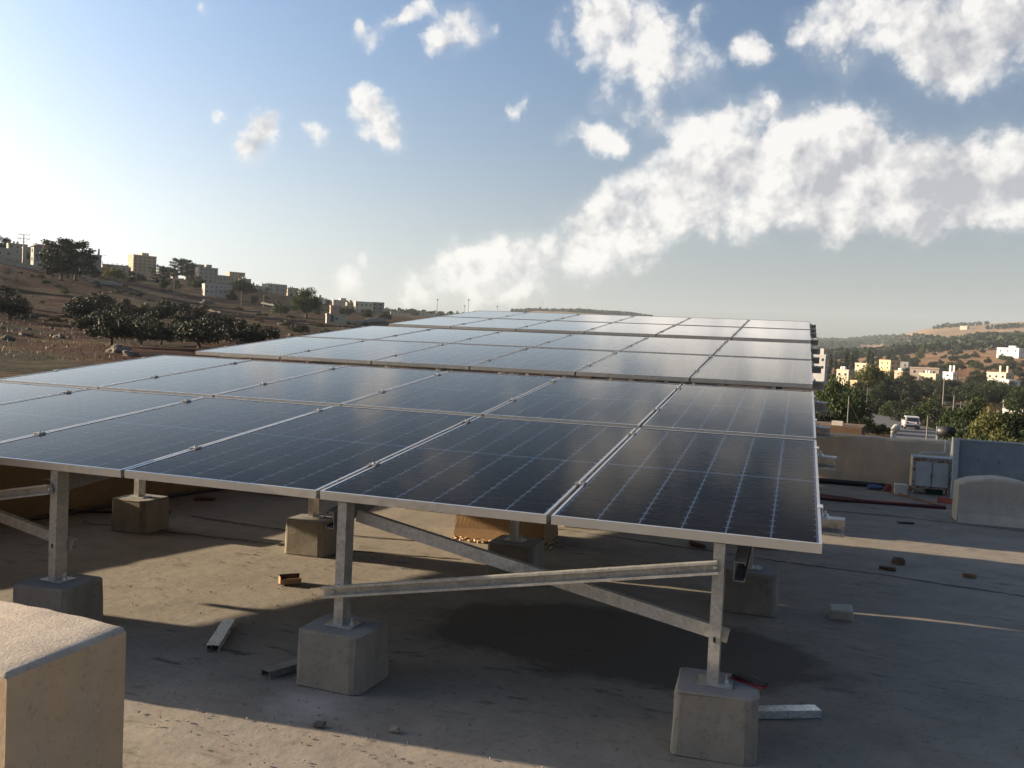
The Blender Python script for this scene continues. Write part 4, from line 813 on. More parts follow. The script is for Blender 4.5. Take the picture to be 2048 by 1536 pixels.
# scattered trees on the terraced slope across the valley
rr = random.Random(11); cnt = 0
for i in range(620):
    px = rr.uniform(1640, 2075); r = math.exp(rr.uniform(math.log(215), math.log(1050))); p = at_r(px, r); py = hor(px)-(p.z-CAM[2])/r*FPX
    dn_ = vnoise(np.array(p.x/42.), np.array(p.y/42.), 77)
    if dn_ < .40 or cnt >= 285: continue
    cnt += 1; k = rr.choice(['olive', 'olive', 'bush', 'broad']); tree('hillside_tree', p, rr.uniform(3.4, 7.)*(.7 if k == 'bush' else 1), k, rr.choice(['olive', 'broad', 'pine', 'olive']), rr.randrange(4), 'small dark green tree scattered over the terraced slope across the valley', 'tree', 'trees on the terraced slope', rr.uniform(.9, 1.25))
for i in range(120):                                                 # shrubs on the left slope
    px = rr.uniform(-20, 760); r = math.exp(rr.uniform(math.log(130), math.log(520))); p = at_r(px, r)
    tree('slope_shrub', p, rr.uniform(.6, 1.9), 'bush', rr.choice(['olive', 'dryleaf', 'pine', 'broad']), rr.randrange(4), 'small dry shrub scattered over the left slope', 'shrub', 'dry shrubs on the left slope', 1.2)
for i in range(44):                                                 # garden trees between the houses on the ridge
    px = rr.choice([rr.uniform(150, 260), rr.uniform(310, 560), rr.uniform(480, 770)]); r = rr.uniform(395, 640); p = at_r(px, r)
    tree('garden_tree', p, rr.uniform(2.6, 5.2), rr.choice(['broad', 'pine', 'broad']), rr.choice(['pine', 'broad', 'pine']), rr.randrange(4), 'dark garden tree standing among the houses on the left ridge', 'tree', 'garden trees on the ridge', rr.uniform(.8, 1.2))
# far woods on the hills: one mass
def forest(name, px0, px1, r0, r1, n, h0, h1, test, seed):
    rs = np.random.default_rng(seed); Vs = []; Fs = []; b = 0; k = 0
    while k < n:
        px = rs.uniform(px0, px1); r = math.exp(rs.uniform(math.log(r0), math.log(r1))); p = at_r(px, r)
        if test and not test(px, r, p, hor(px)-(p.z-CAM[2])/r*FPX): k += .25; continue
        k += 1; h = rs.uniform(h0, h1); w = h*rs.uniform(.38, .6); m = 11
        d = rs.normal(size=(m, 3)); d /= np.linalg.norm(d, axis=1)[:, None]; c = np.array(p)+np.array([0, 0, h*.55])+d*np.array([w*.75, w*.75, h*.42])*rs.uniform(.4, 1, m)[:, None]
        u = rs.normal(size=(m, 3)); u /= np.linalg.norm(u, axis=1)[:, None]; v = np.cross(u, d); v /= np.linalg.norm(v, axis=1)[:, None]+1e-9; s = w*rs.uniform(.35, .75, m)[:, None]
        V = np.stack([c-u*s, c-v*s, c+u*s, c+v*s], 1).reshape(-1, 3); Vs.append(V); Fs.append(np.arange(4*m).reshape(-1, 4)+b); b += 4*m
    me = mesh_np(name, np.vstack(Vs), np.vstack(Fs), MAT['pine']); return tag(place_obj(name, me), kind='stuff')
forest('far_wood', 1020, 1300, 2500, 3150, 2300, 7, 12, lambda px, r, p, py: True, 1)
def wood_test(px, r, p, py):
    n = float(vnoise(np.array(p.x/150.), np.array(p.y/150.), 5))
    if 1560 < px < 1860 and r > 1500: return py > 676+(px-1640)*.02 and (n > .25) and not (1715 < px < 1765 and 694 < py < 706 and r < 3000)
    if px >= 1780: return (py > 690-(px-1850)*.03 and n > .42) or n > .72
    return n > .5
forest('far_wood', 1560, 2080, 1150, 4000, 5200, 8, 13, wood_test, 2)
forest('far_wood', 1290, 1600, 1200, 3800, 1500, 8, 12, lambda px, r, p, py: float(vnoise(np.array(p.x/150.), np.array(p.y/150.), 5)) > .45, 4)
forest('far_wood', 700, 1020, 1100, 2400, 500, 5, 9, lambda px, r, p, py: float(vnoise(np.array(p.x/90.), np.array(p.y/90.), 8)) > .6, 3)
# ---- rocks and dry grass on the left slope
MAT['rock'] = simple('limestone', (.11, .092, .072), .95, 0, .3, 2.5, .5, 9, .05)
def rock_pts(rs, s):
    V = np.array([(-1,-1,-.6),(1,-1,-.6),(1,1,-.6),(-1,1,-.6),(-.7,-.7,.6),(.7,-.7,.6),(.7,.7,.6),(-.7,.7,.6)], float)*s; return V*rs.uniform(.55, 1.2, (8, 3))
RF = np.array([(3,2,1,0),(4,5,6,7),(0,1,5,4),(1,2,6,5),(2,3,7,6),(3,0,4,7)])
rs = np.random.default_rng(5); Vs = []; Fs = []; b = 0
for i in range(2600):
    left = i < 1500; px = rs.uniform(-60, 800) if left else rs.uniform(1660, 2080); r = math.exp(rs.uniform(math.log(110), math.log(430))) if left else math.exp(rs.uniform(math.log(220), math.log(800)))
    p = at_r(px, r)
    if float(vnoise(np.array(p.x/18.), np.array(p.y/18.), 41)) < .5: continue
    s = rs.lognormal(-2.05, .6)*(1 if left else 3.2); a = rs.uniform(0, 6.28); V = rock_pts(rs, s); c_, s_ = math.cos(a), math.sin(a)
    V = V@np.array([[c_, s_, 0], [-s_, c_, 0], [0, 0, 1]])+np.array(p); Vs.append(V); Fs.append(RF+b); b += 8
tag(place_obj('scattered_rocks', mesh_np('scattered_rocks', np.vstack(Vs), np.vstack(Fs), MAT['rock'])), kind='stuff')
MAT['straw'] = leaf_mat('dry_grass', (.085, .058, .028), (.155, .11, .055), .0)
n = 7000; px = rs.uniform(-60, 800, n); r = np.exp(rs.uniform(math.log(38), math.log(300), n)); d0 = np.array([ray(x, hor(x)) for x in np.linspace(-60, 800, 200)])
dx = np.interp(px, np.linspace(-60, 800, 200), d0[:, 0]/np.hypot(d0[:, 0], d0[:, 1])); dy = np.interp(px, np.linspace(-60, 800, 200), d0[:, 1]/np.hypot(d0[:, 0], d0[:, 1]))
x = CAM[0]+dx*r; y = CAM[1]+dy*r; keep = vnoise(x/16., y/16., 55) > .6; x, y, r = x[keep], y[keep], r[keep]; z = hgt(x, y); n = len(x)
a = rs.uniform(0, 6.28, n); hh = rs.uniform(.10, .28, n)*np.clip(r/90, .8, 1.5); w = hh*rs.uniform(.05, .12, n); lean = rs.normal(0, .3, (n, 2))*hh[:, None]
V = np.stack([np.stack([x-np.cos(a)*w, y-np.sin(a)*w, z-.03], 1), np.stack([x+np.cos(a)*w, y+np.sin(a)*w, z-.03], 1), np.stack([x+lean[:, 0]+np.cos(a)*w*.8, y+lean[:, 1]+np.sin(a)*w*.8, z+hh], 1), np.stack([x+lean[:, 0]-np.cos(a)*w*.9, y+lean[:, 1]-np.sin(a)*w*.6, z+hh*.8], 1)], 1).reshape(-1, 3)
tag(place_obj('dry_grass', mesh_np('dry_grass', V, np.arange(4*n).reshape(-1, 4), MAT['straw'])), kind='stuff')
for i, (x, py, w, lab) in enumerate([(120,676,9,'weathered boulder among the dry grass at left'),(240,706,22,'big grey boulder lying in the dry grass above the panel corner'),(262,712,16,'smaller boulder leaning on the big grey one'),(14,680,12,'flat boulder at the left edge of the grass slope'),(290,612,8,'pale boulder above the olive trees'),(415,608,14,'pale mound of stones on the slope below the white balcony house'),(648,666,9,'pale boulder near the panel edge right of the olive bushes'),(580,672,7,'small boulder among the bushes below the big tree')]):
    g = ground(x, py)
    if g is None: continue
    p, d = g; s = w/FPX*d; bm = bmesh.new(); bmesh.ops.create_icosphere(bm, subdivisions=3, radius=1.); rb = random.Random(i); ph_ = [rb.uniform(0, 6) for _ in range(6)]
    for v in bm.verts:
        k = 1+.22*math.sin(v.co.x*3+ph_[0])*math.sin(v.co.y*3+ph_[1])+.16*math.sin(v.co.z*5+ph_[2]+v.co.x*4)+.07*math.sin(v.co.y*11+ph_[3]); v.co = Vector((v.co.x*k*s, v.co.y*k*s*.8, max(v.co.z, -.3)*k*s*.62))
    me = bpy.data.meshes.new('boulder'); bm.to_mesh(me); bm.free(); me.materials.append(MAT['rock']); o = place_obj('boulder', me); o.location = p; tag(o, lab, 'boulder')
# ------------------------------------------------------------------ houses
HM = {}
def wallmat(c):
    if c not in HM: HM[c] = simple('house_wall_%02d' % len(HM), c, .9, 0, .12, .5, .25, 4, .03)
    return HM[c]
MAT['pane'] = simple('dark_window_pane', (.022, .024, .028), .15, 0, .2, 2, spec=.6); MAT['wframe'] = simple('window_surround', (.30, .27, .22), .8, 0, .1, 4); MAT['tile'] = simple('red_roof_tiles', (.30, .10, .055), .85, 0, .25, 3, .5, 9, .05)
MAT['tank'] = simple('white_water_tank', (.60, .58, .54), .5, 0, .06, 3); MAT['iron'] = simple('dark_iron', (.05, .05, .05), .6); MAT['bare_concrete'] = simple('bare_concrete', (.23, .215, .19), .95, 0, .2, .8, .3, 4, .03); MAT['pole'] = simple('grey_pole', (.15, .14, .125), .7, .2, .15, 6)
ME_PANE = MB().box(-.42, .42, -.05, .02, -.5, .5).mesh('window', MAT['wframe']); ME_PANE2 = MB().box(-.36, .36, -.07, -.052, -.44, .44).mesh('pane', MAT['pane'])
def arch_pane():
    pts = [(-.36, -.44), (.36, -.44)]+[(.36*math.cos(a), .2+.34*math.sin(a)) for a in np.linspace(0, math.pi, 9)]; return MB().prism(pts, .02, (0, -.052, 0), (1, 0, 0), (0, 0, 1), (0, -1, 0)).mesh('pane', MAT['pane'])
ME_PANEA = arch_pane()
def window(root, x, y, z, w, h, face, arched=False):
    f = place_obj('window', ME_PANE, root); f.location = (x, y, z); f.scale = (w, 1, h); f.rotation_euler = (0, 0, {'f': 0, 'l': -math.pi/2, 'r': math.pi/2}[face]); place_obj('pane', ME_PANEA if arched else ME_PANE2, f)
def house(name, label, pxl, pxr, pyt, pyb, r, yaw=.5, storeys=2, cols=3, cols2=2, c=(.45, .38, .28), depth=None, extras='', wing=None, found=5., arched=False, cat='house', win=(.95, 1.2), bare=False):
    """block house: apparent left/right edges, roof and foot lines as seen from the site, at distance r; yaw turns its left side to the viewer"""
    px = (pxl+pxr)/2; p = at_r(px, r); wa = (pxr-pxl)/FPX*r; d = depth or wa*.62
    d = min(d, wa*.9/max(math.sin(abs(yaw)), .05)*.6) if abs(yaw) > .05 else d
    w = max((wa-d*math.sin(abs(yaw)))/math.cos(yaw), wa*.3); zb = zp(px, pyb, r); zt_ = zp(px, pyt, r); h = zt_-zb
    dr = ray(px, hor(px)); azz = math.atan2(dr[0], dr[1]); root = empty(name, (p.x, p.y, zb), -azz+(yaw if px < 1000 else -yaw)); tag(root, label, cat)
    m = wallmat(c) if not bare else MAT['bare_concrete']; x0, x1, y0, y1 = -w/2, w/2, -d/2, d/2
    MB().box(x0, x1, y0, y1, -found, h).build('wall', m, root)
    t_ = .18; pr_ = MB().box(x0-.12, x1+.12, y0-.12, y0+t_, h, h+.5).box(x0-.12, x1+.12, y1-t_, y1+.12, h, h+.5).box(x0-.12, x0+t_, y0+t_+.003, y1-t_-.003, h, h+.5).box(x1-t_, x1+.12, y0+t_+.003, y1-t_-.003, h, h+.5)
    if 'T' not in extras: pr_.build('roof_parapet', m, root)
    sh_ = h/storeys; rr = random.Random(hash(label) % 9999 if False else int(pxl*7+pyb))
    for s in range(storeys):
        z = sh_*(s+.52)
        for k in range(cols): window(root, x0+w*(k+.5)/cols+rr.uniform(-.1, .1), y0, z, win[0]*min(1.3, w/cols*.45), win[1]*sh_/3.2, 'f', arched)
        for k in range(cols2): window(root, x0, y0+d*(k+.5)/cols2, z, win[0]*min(1.2, d/max(cols2, 1)*.4), win[1]*sh_/3.2, 'l', arched)
        for k in range(cols2): window(root, x1, y0+d*(k+.5)/cols2, z, win[0]*min(1.2, d/max(cols2, 1)*.4), win[1]*sh_/3.2, 'r', arched)
    if 'w' in extras:                                                 # roof water tanks
        for k in range(2): MB().tube([(x0+w*(.3+.2*k), y0+d*.4, h+.003), (x0+w*(.3+.2*k), y0+d*.4, h+1.35), (x0+w*(.3+.2*k), y0+d*.4, h+1.6)], [.6, .6, .25], 12).build('water_tank', MAT['tank'], root, True)
    if 's' in extras: MB().box(x0+w*.45, x0+w*.75, y0+d*.35, y0+d*.8, h, h+2.4).build('stair_head', m, root)
    if 'b' in extras:                                                 # balconies on the front
        for s in range(1, storeys):
            bl_ = MB().box(x0+w*.5, x1-.1, y0-1.3, y0-.002, sh_*s-.1, sh_*s+.08).build('balcony', m, root)
            MB().box(x0+w*.5, x1-.1, y0-1.3, y0-1.22, sh_*s+.083, sh_*s+.95).build('railing', m, bl_)
            for q in (.52, .75, .97): MB().box(x0+w*q-.12, x0+w*q+.12, y0-1.21, y0-.98, sh_*s+.085, sh_*(s+1)-.12).build('column', m, bl_)
    if 'c' in extras:                                                 # starter columns for a storey to come
        for q in range(6):
            for yy in (y0+.3, y1-.4): MB().box(x0+w*q/5.4, x0+w*q/5.4+.25, yy, yy+.25, h+.003, h+rr.uniform(.9, 1.7)).build('starter_column', MAT['bare_concrete'], root)
    if 'k' in extras:
        for q in (.55, .92): MB().box(x0+w*q-.35, x0+w*q+.35, y0+d*.3, y0+d*.3+.7, h, h+3.3).build('column', m, root)
    if 'T' in extras:                                                 # hipped tiled roof
        e = .5; V = [(x0-e, y0-e, h), (x1+e, y0-e, h), (x1+e, y1+e, h), (x0-e, y1+e, h), (x0+d*.5, 0, h+d*.28), (x1-d*.5, 0, h+d*.28)]; link_mesh('roof', V, [(0, 1, 5, 4), (1, 2, 5), (2, 3, 4, 5), (3, 0, 4), (3, 2, 1, 0)], MAT['tile'], root)
    if 'd' in extras: MB().box(x0+w*.2, x0+w*.2+1.0, y0-.06, y0-.003, 0, 2.1).build('door', MAT['iron'], root)
    if 'm' in extras:                                                 # slab edges, terrace shade roof
        for s in range(1, storeys+1): MB().box(x0-.35, x1+.35, y0-.35, y0-.003, sh_*s-.12, sh_*s+.1).build('slab_edge', m, root)
    if wing:
        (wx0, wx1, wy0, wy1, wh) = wing; MB().box(x0+w*wx0, x0+w*wx1, y0+d*wy0, y0+d*wy1, -found, h*wh).build('wing', m, root)
        for s in range(max(1, int(storeys*wh))):
            for k in range(2): window(root, x0+w*(wx0+(wx1-wx0)*(k+.5)/2), y0+d*wy0, sh_*(s+.52), win[0], win[1], 'f', arched)
    return root
WH, CR, YE, TAN, PK, GR = (.33, .30, .25), (.33, .27, .19), (.46, .355, .20), (.34, .28, .20), (.40, .27, .20), (.27, .265, .25)
# left ridge, from left to right
house('house', 'low white house at the left picture edge on the ridge', -30, 14, 498, 514, 400, .2, 1, 3, 1, WH, extras='')
house('house', 'cream flat roofed house behind the power pole', 14, 46, 490, 508, 440, .15, 2, 3, 1, WH, extras='w')
house('villa', 'white two storey villa with brown hipped roof on the ridge', 62, 92, 494, 528, 360, .25, 2, 2, 1, (.33, .315, .28), extras='Tb', cat='villa', win=(1.2, 1.5))
house('villa', 'white villa wing with a row of windows left of the hipped roof', 44, 66, 497, 518, 365, .2, 1, 2, 1, (.33, .315, .28), extras='d')
house('house', 'pale flat roofed house with water tank behind the white villa', 92, 137, 494, 515, 440, .15, 2, 3, 1, TAN, extras='ws')
house('house', 'stepped grey house with columns right of the pine clump', 152, 194, 511, 545, 430, .2, 3, 3, 2, GR, extras='wmk', found=8)
house('house', 'unfinished low house with open terrace right of the street lamp', 199, 247, 532, 548, 520, .2, 1, 3, 2, TAN, extras='c', bare=False)
house('apartment_tower', 'tall square apartment block standing alone on the ridge', 256, 304, 513, 545, 620, .32, 5, 5, 3, (.38, .30, .20), extras='sm', cat='apartments', found=8)
house('apartment_block', 'long grey apartment roof rising behind the dark trees', 367, 402, 530, 556, 640, .1, 3, 4, 1, WH, cat='apartments')
house('apartment_block', 'stepped white apartment block with dark windows on the slope', 388, 429, 537, 566, 560, .3, 4, 4, 2, WH, extras='sm', cat='apartments', found=9)
house('apartment_block', 'cream block with many small windows in the middle of the ridge', 420, 462, 553, 573, 600, .45, 2, 6, 3, CR, cat='apartments', found=9)
house('apartment_block', 'taller cream block behind the one with small windows', 450, 484, 546, 568, 650, .3, 3, 2, 1, CR, cat='apartments')
house('house', 'small cream annex right of the cream block', 474, 497, 559, 574, 630, .35, 1, 2, 1, CR, extras='w')
house('villa', 'white arched villa with balconies below the cream block', 404, 458, 571, 589, 430, .15, 2, 6, 1, (.40, .37, .32), extras='b', arched=True, cat='villa', found=6)
house('apartment_block', 'pale block with starter columns on its roof', 522, 568, 570, 590, 640, .4, 3, 3, 2, (.40, .36, .29), extras='cb', cat='apartments', found=8)
house('house', 'brownish house partly hidden by the big green tree', 568, 592, 577, 598, 660, .3, 2, 2, 1, TAN, extras='w')
house('house', 'low grey house left of the block with starter columns', 503, 521, 573, 590, 660, .1, 1, 2, 1, GR, extras='w')
house('house', 'pale house with stepped roof right of the big green tree', 656, 701, 602, 616, 720, .3, 2, 4, 2, (.42, .38, .31), extras='s', found=6)
house('unfinished_house', 'cream house front with scaffolded concrete storeys at right', 705, 742, 605, 626, 640, .15, 2, 4, 1, (.52, .46, .36), extras='m', found=6)
house('unfinished_house', 'bare concrete frame attached to the cream house front', 740, 765, 606, 628, 650, -.1, 3, 2, 1, GR, extras='m', bare=True, found=6, win=(1.6, 1.6))
for i, (a, b, t_, q, r, lab) in enumerate([(776,800,624,634,1000,'far pale house left of the light masts'),(798,818,627,636,1050,'far grey house among the distant roofs'),(812,850,623,634,1150,'far long pale building behind the panels'),(846,872,628,636,1200,'farthest low house beside the light mast')]): house('house', lab, a, b, t_, q, r, .2, 2, 3, 1, [WH, GR, TAN, WH][i])
for i, (a, b, t_, q, r, lab, c_) in enumerate([(312,328,538,550,640,'small pale house right of the tall apartment block',WH),(340,352,540,552,620,'narrow house between the dark ridge trees',TAN),(497,508,572,584,640,'little house just right of the cream annex',WH),(596,610,585,600,660,'small house behind the big green tree',CR),(626,644,596,608,700,'pale house right behind the big green tree crown',WH),(642,656,600,612,720,'low grey house left of the stepped roof house',GR),(688,704,606,618,700,'small cream house beside the scaffolded one',CR),(762,778,618,630,820,'little pale house past the concrete frame',WH),(136,152,504,518,450,'small house behind the pine clump',TAN),(246,257,536,547,560,'tiny house left of the tall apartment block',TAN)]): house('house', lab, a, b, t_, q, r, .35, 2, 2, 1, c_, extras='w' if i % 2 else 's', found=6)
# small shed and walls on the slope below
house('shed', 'low stone shed with dark doorway on the slope', 650, 690, 631, 644, 300, .1, 1, 1, 0, (.36, .32, .26), extras='d', cat='shed', found=3)
house('shed', 'reddish tin roofed shed above the low stone shed', 657, 676, 613, 622, 420, .2, 1, 1, 1, PK, cat='shed', found=4)
def slope_wall(name, pts, h, mat, label):
    """dry wall or fence wall that follows the terrain through picture points (px, r)"""
    P = []
    for (a, ra), (b, rb) in zip(pts[:-1], pts[1:]):
        for s in np.linspace(0, 1, 9)[:-1]: P.append(at_r(a+(b-a)*s, ra+(rb-ra)*s))
    P.append(at_r(*pts[-1])); V = []; F = []
    for i, p in enumerate(P):
        t_ = (P[min(i+1, len(P)-1)]-P[max(i-1, 0)]); t_.z = 0; t_.normalize(); n_ = Vector((-t_.y, t_.x, 0))*.15; hh = h+.12*math.sin(i*1.7)
        for (s, z) in ((1, -.6), (1, hh), (-1, hh), (-1, -.6)): V.append(tuple(p+n_*s+Vector((0, 0, z))))
        if i: b = 4*(i-1); F += [(b+k, b+4+k, b+4+(k+1) % 4, b+(k+1) % 4) for k in range(4)]
    n = len(P)*4; F += [(0, 1, 2, 3), (n-1, n-2, n-3, n-4)]
    o = link_mesh(name, V, F, mat); bm = bmesh.new(); bm.from_mesh(o.data); bmesh.ops.recalc_face_normals(bm, faces=bm.faces); bm.to_mesh(o.data); bm.free(); return tag(o, label, 'wall')
MAT['garden_wall'] = simple('cream_garden_wall', (.40, .34, .26), .9, 0, .15, .8)
slope_wall('garden_wall', [(-20,345),(20,345),(66,343)], 1.6, MAT['garden_wall'], 'stepped cream garden wall below the white villa'); slope_wall('garden_wall', [(690,330),(730,345),(770,380)], 1.5, MAT['bare_concrete'], 'grey retaining wall right of the low stone shed')
slope_wall('garden_wall', [(170,330),(205,345),(245,370)], 1.2, MAT['bare_concrete'], 'dark roadside wall below the unfinished low house'); slope_wall('road_rail', [(340,290),(400,280),(440,270)], .35, MAT['rock'], 'low stone kerb wall across the slope below the arched villa'); slope_wall('road_rail', [(520,430),(560,420),(600,420)], .8, MAT['bare_concrete'], 'grey road barrier left of the big green tree')
for i_, (pts, lab) in enumerate([([(-20,230),(80,238),(190,246)],'upper dry stone terrace line on the left slope'),([(180,205),(290,212),(420,222)],'dry stone terrace line behind the dark olives'),([(60,165),(170,172),(260,178)],'lower dry stone terrace line at left'),([(420,250),(520,262),(610,280)],'dry stone terrace line above the goats'),([(330,330),(430,340),(520,352)],'high dry stone terrace line below the arched villa'),([(580,235),(650,246),(720,258)],'broken stone line below the low shed')]):
    slope_wall('terrace_wall', pts, .38, MAT['rock'], lab)
# ---- right valley houses
house('house', 'square yellow tower house with crenellated roof across the valley', 1761, 1797, 722, 750, 480, .85, 3, 2, 2, YE, extras='', cat='house', found=6)
house('house', 'wide dark house behind the yellow tower house', 1782, 1818, 725, 746, 520, .2, 2, 3, 1, GR, found=5)
house('house', 'pink stepped house with white dish below the tower house', 1792, 1816, 744, 760, 400, .75, 2, 1, 1, PK, extras='w', found=5)
house('house', 'dark flat roofed house right of the pink one', 1826, 1882, 737, 752, 460, .25, 1, 3, 1, (.26, .21, .18), extras='m', found=5)
house('house', 'cream low house with white tanks in the middle of the valley', 1843, 1880, 749, 763, 400, .45, 1, 2, 1, (.50, .43, .31), extras='w', found=5)
house('house', 'small white house with a single roof column', 1889, 1912, 746, 756, 430, .5, 1, 1, 1, (.62, .60, .55), extras='k', found=4)
house('house', 'cream house with two tall roof columns on the terraced slope', 1980, 2022, 747, 760, 430, .5, 1, 3, 1, (.50, .44, .33), extras='k', found=5)
house('house', 'long white flat roofed house below the two column house', 1984, 2034, 762, 774, 360, .6, 1, 4, 1, (.66, .64, .60), extras='', found=5)
house('house', 'white house with arched windows at the right picture edge', 2017, 2060, 806, 826, 230, .5, 1, 2, 1, (.62, .60, .56), extras='', arched=True, found=5, win=(1.2, 1.6))
house('long_house', 'white long building with tower on the far right slope', 1997, 2038, 697, 708, 900, .3, 1, 3, 1, (.68, .67, .64), extras='s', found=5)
house('house', 'cream terrace house with white water tank left of the gardens', 1676, 1706, 742, 756, 330, .5, 1, 2, 1, (.48, .42, .32), extras='w', found=4)
house('house', 'grey house half hidden by the purlin ends', 1628, 1654, 712, 742, 300, .3, 2, 2, 1, (.45, .44, .43), extras='s', found=5)
house('house', 'pale low house among the cypresses', 1712, 1738, 728, 736, 470, .4, 1, 2, 1, (.55, .48, .36), found=3)
house('house', 'yellow garden house glimpsed between the trees', 1704, 1720, 764, 776, 260, .5, 1, 1, 1, YE, found=3)
for i, (a, b, t_, q, r, lab) in enumerate([(1916,1931,652,656,2500,'far white building on top of the tan hill'),(1973,1983,650,654,2450,'lone white house on the tan hill crest'),(1818,1834,666,671,3700,'distant building on the wooded ridge'),(1700,1708,686,690,3300,'tiny pale house on the wooded far slope'),(1884,1896,712,717,950,'small pale house on the near tan spur')]): house('house', lab, a, b, t_, q, r, .4, 1, 2, 1, WH, found=6)
# rubble shed with dark roof just beyond the parapet
sd = empty('shed', tuple(at_r(1680, 46)), -math.atan2(ray(1680, 760)[0], ray(1680, 760)[1])-.1); sd.location.z = zp(1680, 872, 46)-2.2; tag(sd, 'low grey shed with a brown slab roof beyond the brown wall', 'shed')
MB().box(-1.6, 1.15, -1, 1.4, -2, 2.4).build('wall', MAT['grey_plaster'], sd); MB().box(-1.75, 1.25, -1.15, 1.6, 2.402, 2.75).build('roof', MAT['wood_dark'], sd); MB().box(-.15, .35, -.7, -.35, 2.753, 2.95).build('stone_slab', MAT['stone'], sd)
MB().tube([(.3,-1.02,2.3),(.75,-1.04,2.1),(.95,-1.04,1.9)], .025, 6).build('hose', MAT['hose'], sd, True)
# black water drum on a stand
dm = empty('water_drum', tuple(at_r(1898, 30)), -math.atan2(ray(1898, 760)[0], ray(1898, 760)[1])); dm.location.z = zp(1898, 864, 30); tag(dm, 'black horizontal water drum on a stand before the green trees', 'water drum')
MB().tube([(-.22,0,0),(.27,0,0)], .155, 18).build('drum', MAT['black_plastic'], dm, True); MB().tube([(-.24,0,0),(-.221,0,0)], .16, 18).build('end_cap', MAT['white_edge'], dm)
for x_ in (-.22, .22):
    for y_ in (-.12, .12): MB().box(x_-.02, x_+.02, y_-.02, y_+.02, -6, -.13).build('stand_leg', MAT['white_edge'], dm)
# ---- road with kerb line and the white car
rd = [(1716,818,205),(1735,822,196),(1760,832,165),(1790,841,146),(1830,851,129),(1870,868,104),(1905,885,87),(1960,905,74),(2060,930,62),(2300,960,52)]
MAT['asphalt'] = simple('old_asphalt', (.075, .075, .08), .85, 0, .22, .6, .3, 12, .01, 'World' if False else 'Object')
V = []; F = []
CP_ = [at_r(a, r) for a, _, r in rd]; CPs = []
for i in range(len(CP_)-1):
    for s in np.linspace(0, 1, 10)[:-1]: CPs.append(CP_[i].lerp(CP_[i+1], s))
CPs.append(CP_[-1]); ks = np.ones(9)/9; XY = np.array([(p.x, p.y) for p in CPs]); pad = np.vstack([np.repeat(XY[:1], 4, 0), XY, np.repeat(XY[-1:], 4, 0)]); XY = np.stack([np.convolve(pad[:, k], ks, 'valid') for k in range(2)], 1)
ZC = np.convolve(np.pad(hgt(XY[:, 0], XY[:, 1]), 6, 'edge'), np.ones(13)/13, 'valid')
for i in range(len(XY)):
    t_ = XY[min(i+1, len(XY)-1)]-XY[max(i-1, 0)]; t_ /= np.linalg.norm(t_); nrm = np.array([-t_[1], t_[0]])
    for s in np.linspace(-3.6, 3.6, 7): q = XY[i]+nrm*s; V.append((q[0], q[1], max(ZC[i]+.12, 0*ZC[i]-99)+.25))
    if i:
        for k in range(6): b = 7*(i-1)+k; F.append((b, b+7, b+8, b+1))
tag(link_mesh('road', V, F, MAT['asphalt'], None, True), kind='structure')
def car(px, r, heading, label):
    d = XY-np.array(at_r(px, r))[:2]; i = int(np.argmin((d**2).sum(1))); t_ = XY[i+2]-XY[i-2]; ang = math.atan2(t_[1], t_[0])+heading
    o = empty('car', (XY[i][0], XY[i][1], ZC[i]+.375), ang); tag(o, label, 'car'); MAT['car_white'] = simple('white_car_paint', (.45, .46, .47), .25, 0, .03, 3, spec=.6)
    side = [(-2.2,.35),(-2.25,.75),(-2.1,1.0),(-1.95,1.05),(-1.75,1.62),(-1.5,1.70),(.2,1.68),(.5,1.6),(1.15,1.08),(2.05,.95),(2.25,.7),(2.2,.35)]
    V = []; n = len(side)
    for (y, k) in ((-.90, 0), (-.88, 1), (.88, 1), (.90, 0)):
        for (x, z) in side: inn = .14*max(0, min(1, (z-1.05)/.6)); V.append((x, (y-inn*(1 if y > 0 else -1)), z))
    F = []
    for a in range(3):
        for i_ in range(n): F.append((a*n+i_, a*n+(i_+1) % n, (a+1)*n+(i_+1) % n, (a+1)*n+i_))
    F += [tuple(range(n))[::-1], tuple(range(3*n, 4*n))]; link_mesh('body', V, F, MAT['car_white'], o)
    MB().add([(-2.0,-.70,1.10),(-2.0,.70,1.10),(-1.80,.64,1.55),(-1.80,-.64,1.55)], [(0,3,2,1)]).add([(-2.06,-.70,1.10),(-2.06,.70,1.10),(-1.86,.64,1.55),(-1.86,-.64,1.55)], [(0,3,2,1)]).build('rear_window', MAT['pane'], o)
    for s in (-1, 1):
        MB().add([(-1.55,s*.915,1.12),(.9,s*.915,1.12),(.35,s*.83,1.56),(-1.45,s*.83,1.56)], [(0,1,2,3)]).build('side_window', MAT['pane'], o); MB().box(-2.28, -2.2, s*.62-.13, s*.62+.13, .8, 1.02).build('tail_light', MAT['red_plastic'], o); MB().box(.62,.8,s*.92-.0,s*1.08,1.05,1.2).build('mirror', MAT['car_white'], o)
        for x in (-1.35, 1.4):
            w_ = MB().tube([(x, s*.70, .34), (x, s*.93, .34)], .34, 16).build('wheel', MAT['black_plastic'], o); MB().tube([(x, s*.931, .34), (x, s*.94, .34)], .2, 12).build('rim', MAT['alu'], w_)
    MB().box(-2.32, -2.2, -.8, .8, .32, .58).build('bumper', MAT['black_plastic'], o); MB().box(-2.275,-2.262,-.26,.26,.62,.76).build('number_plate', MAT['white_edge'], o)
car(1830, 129, math.pi, 'white car driving away along the valley road')
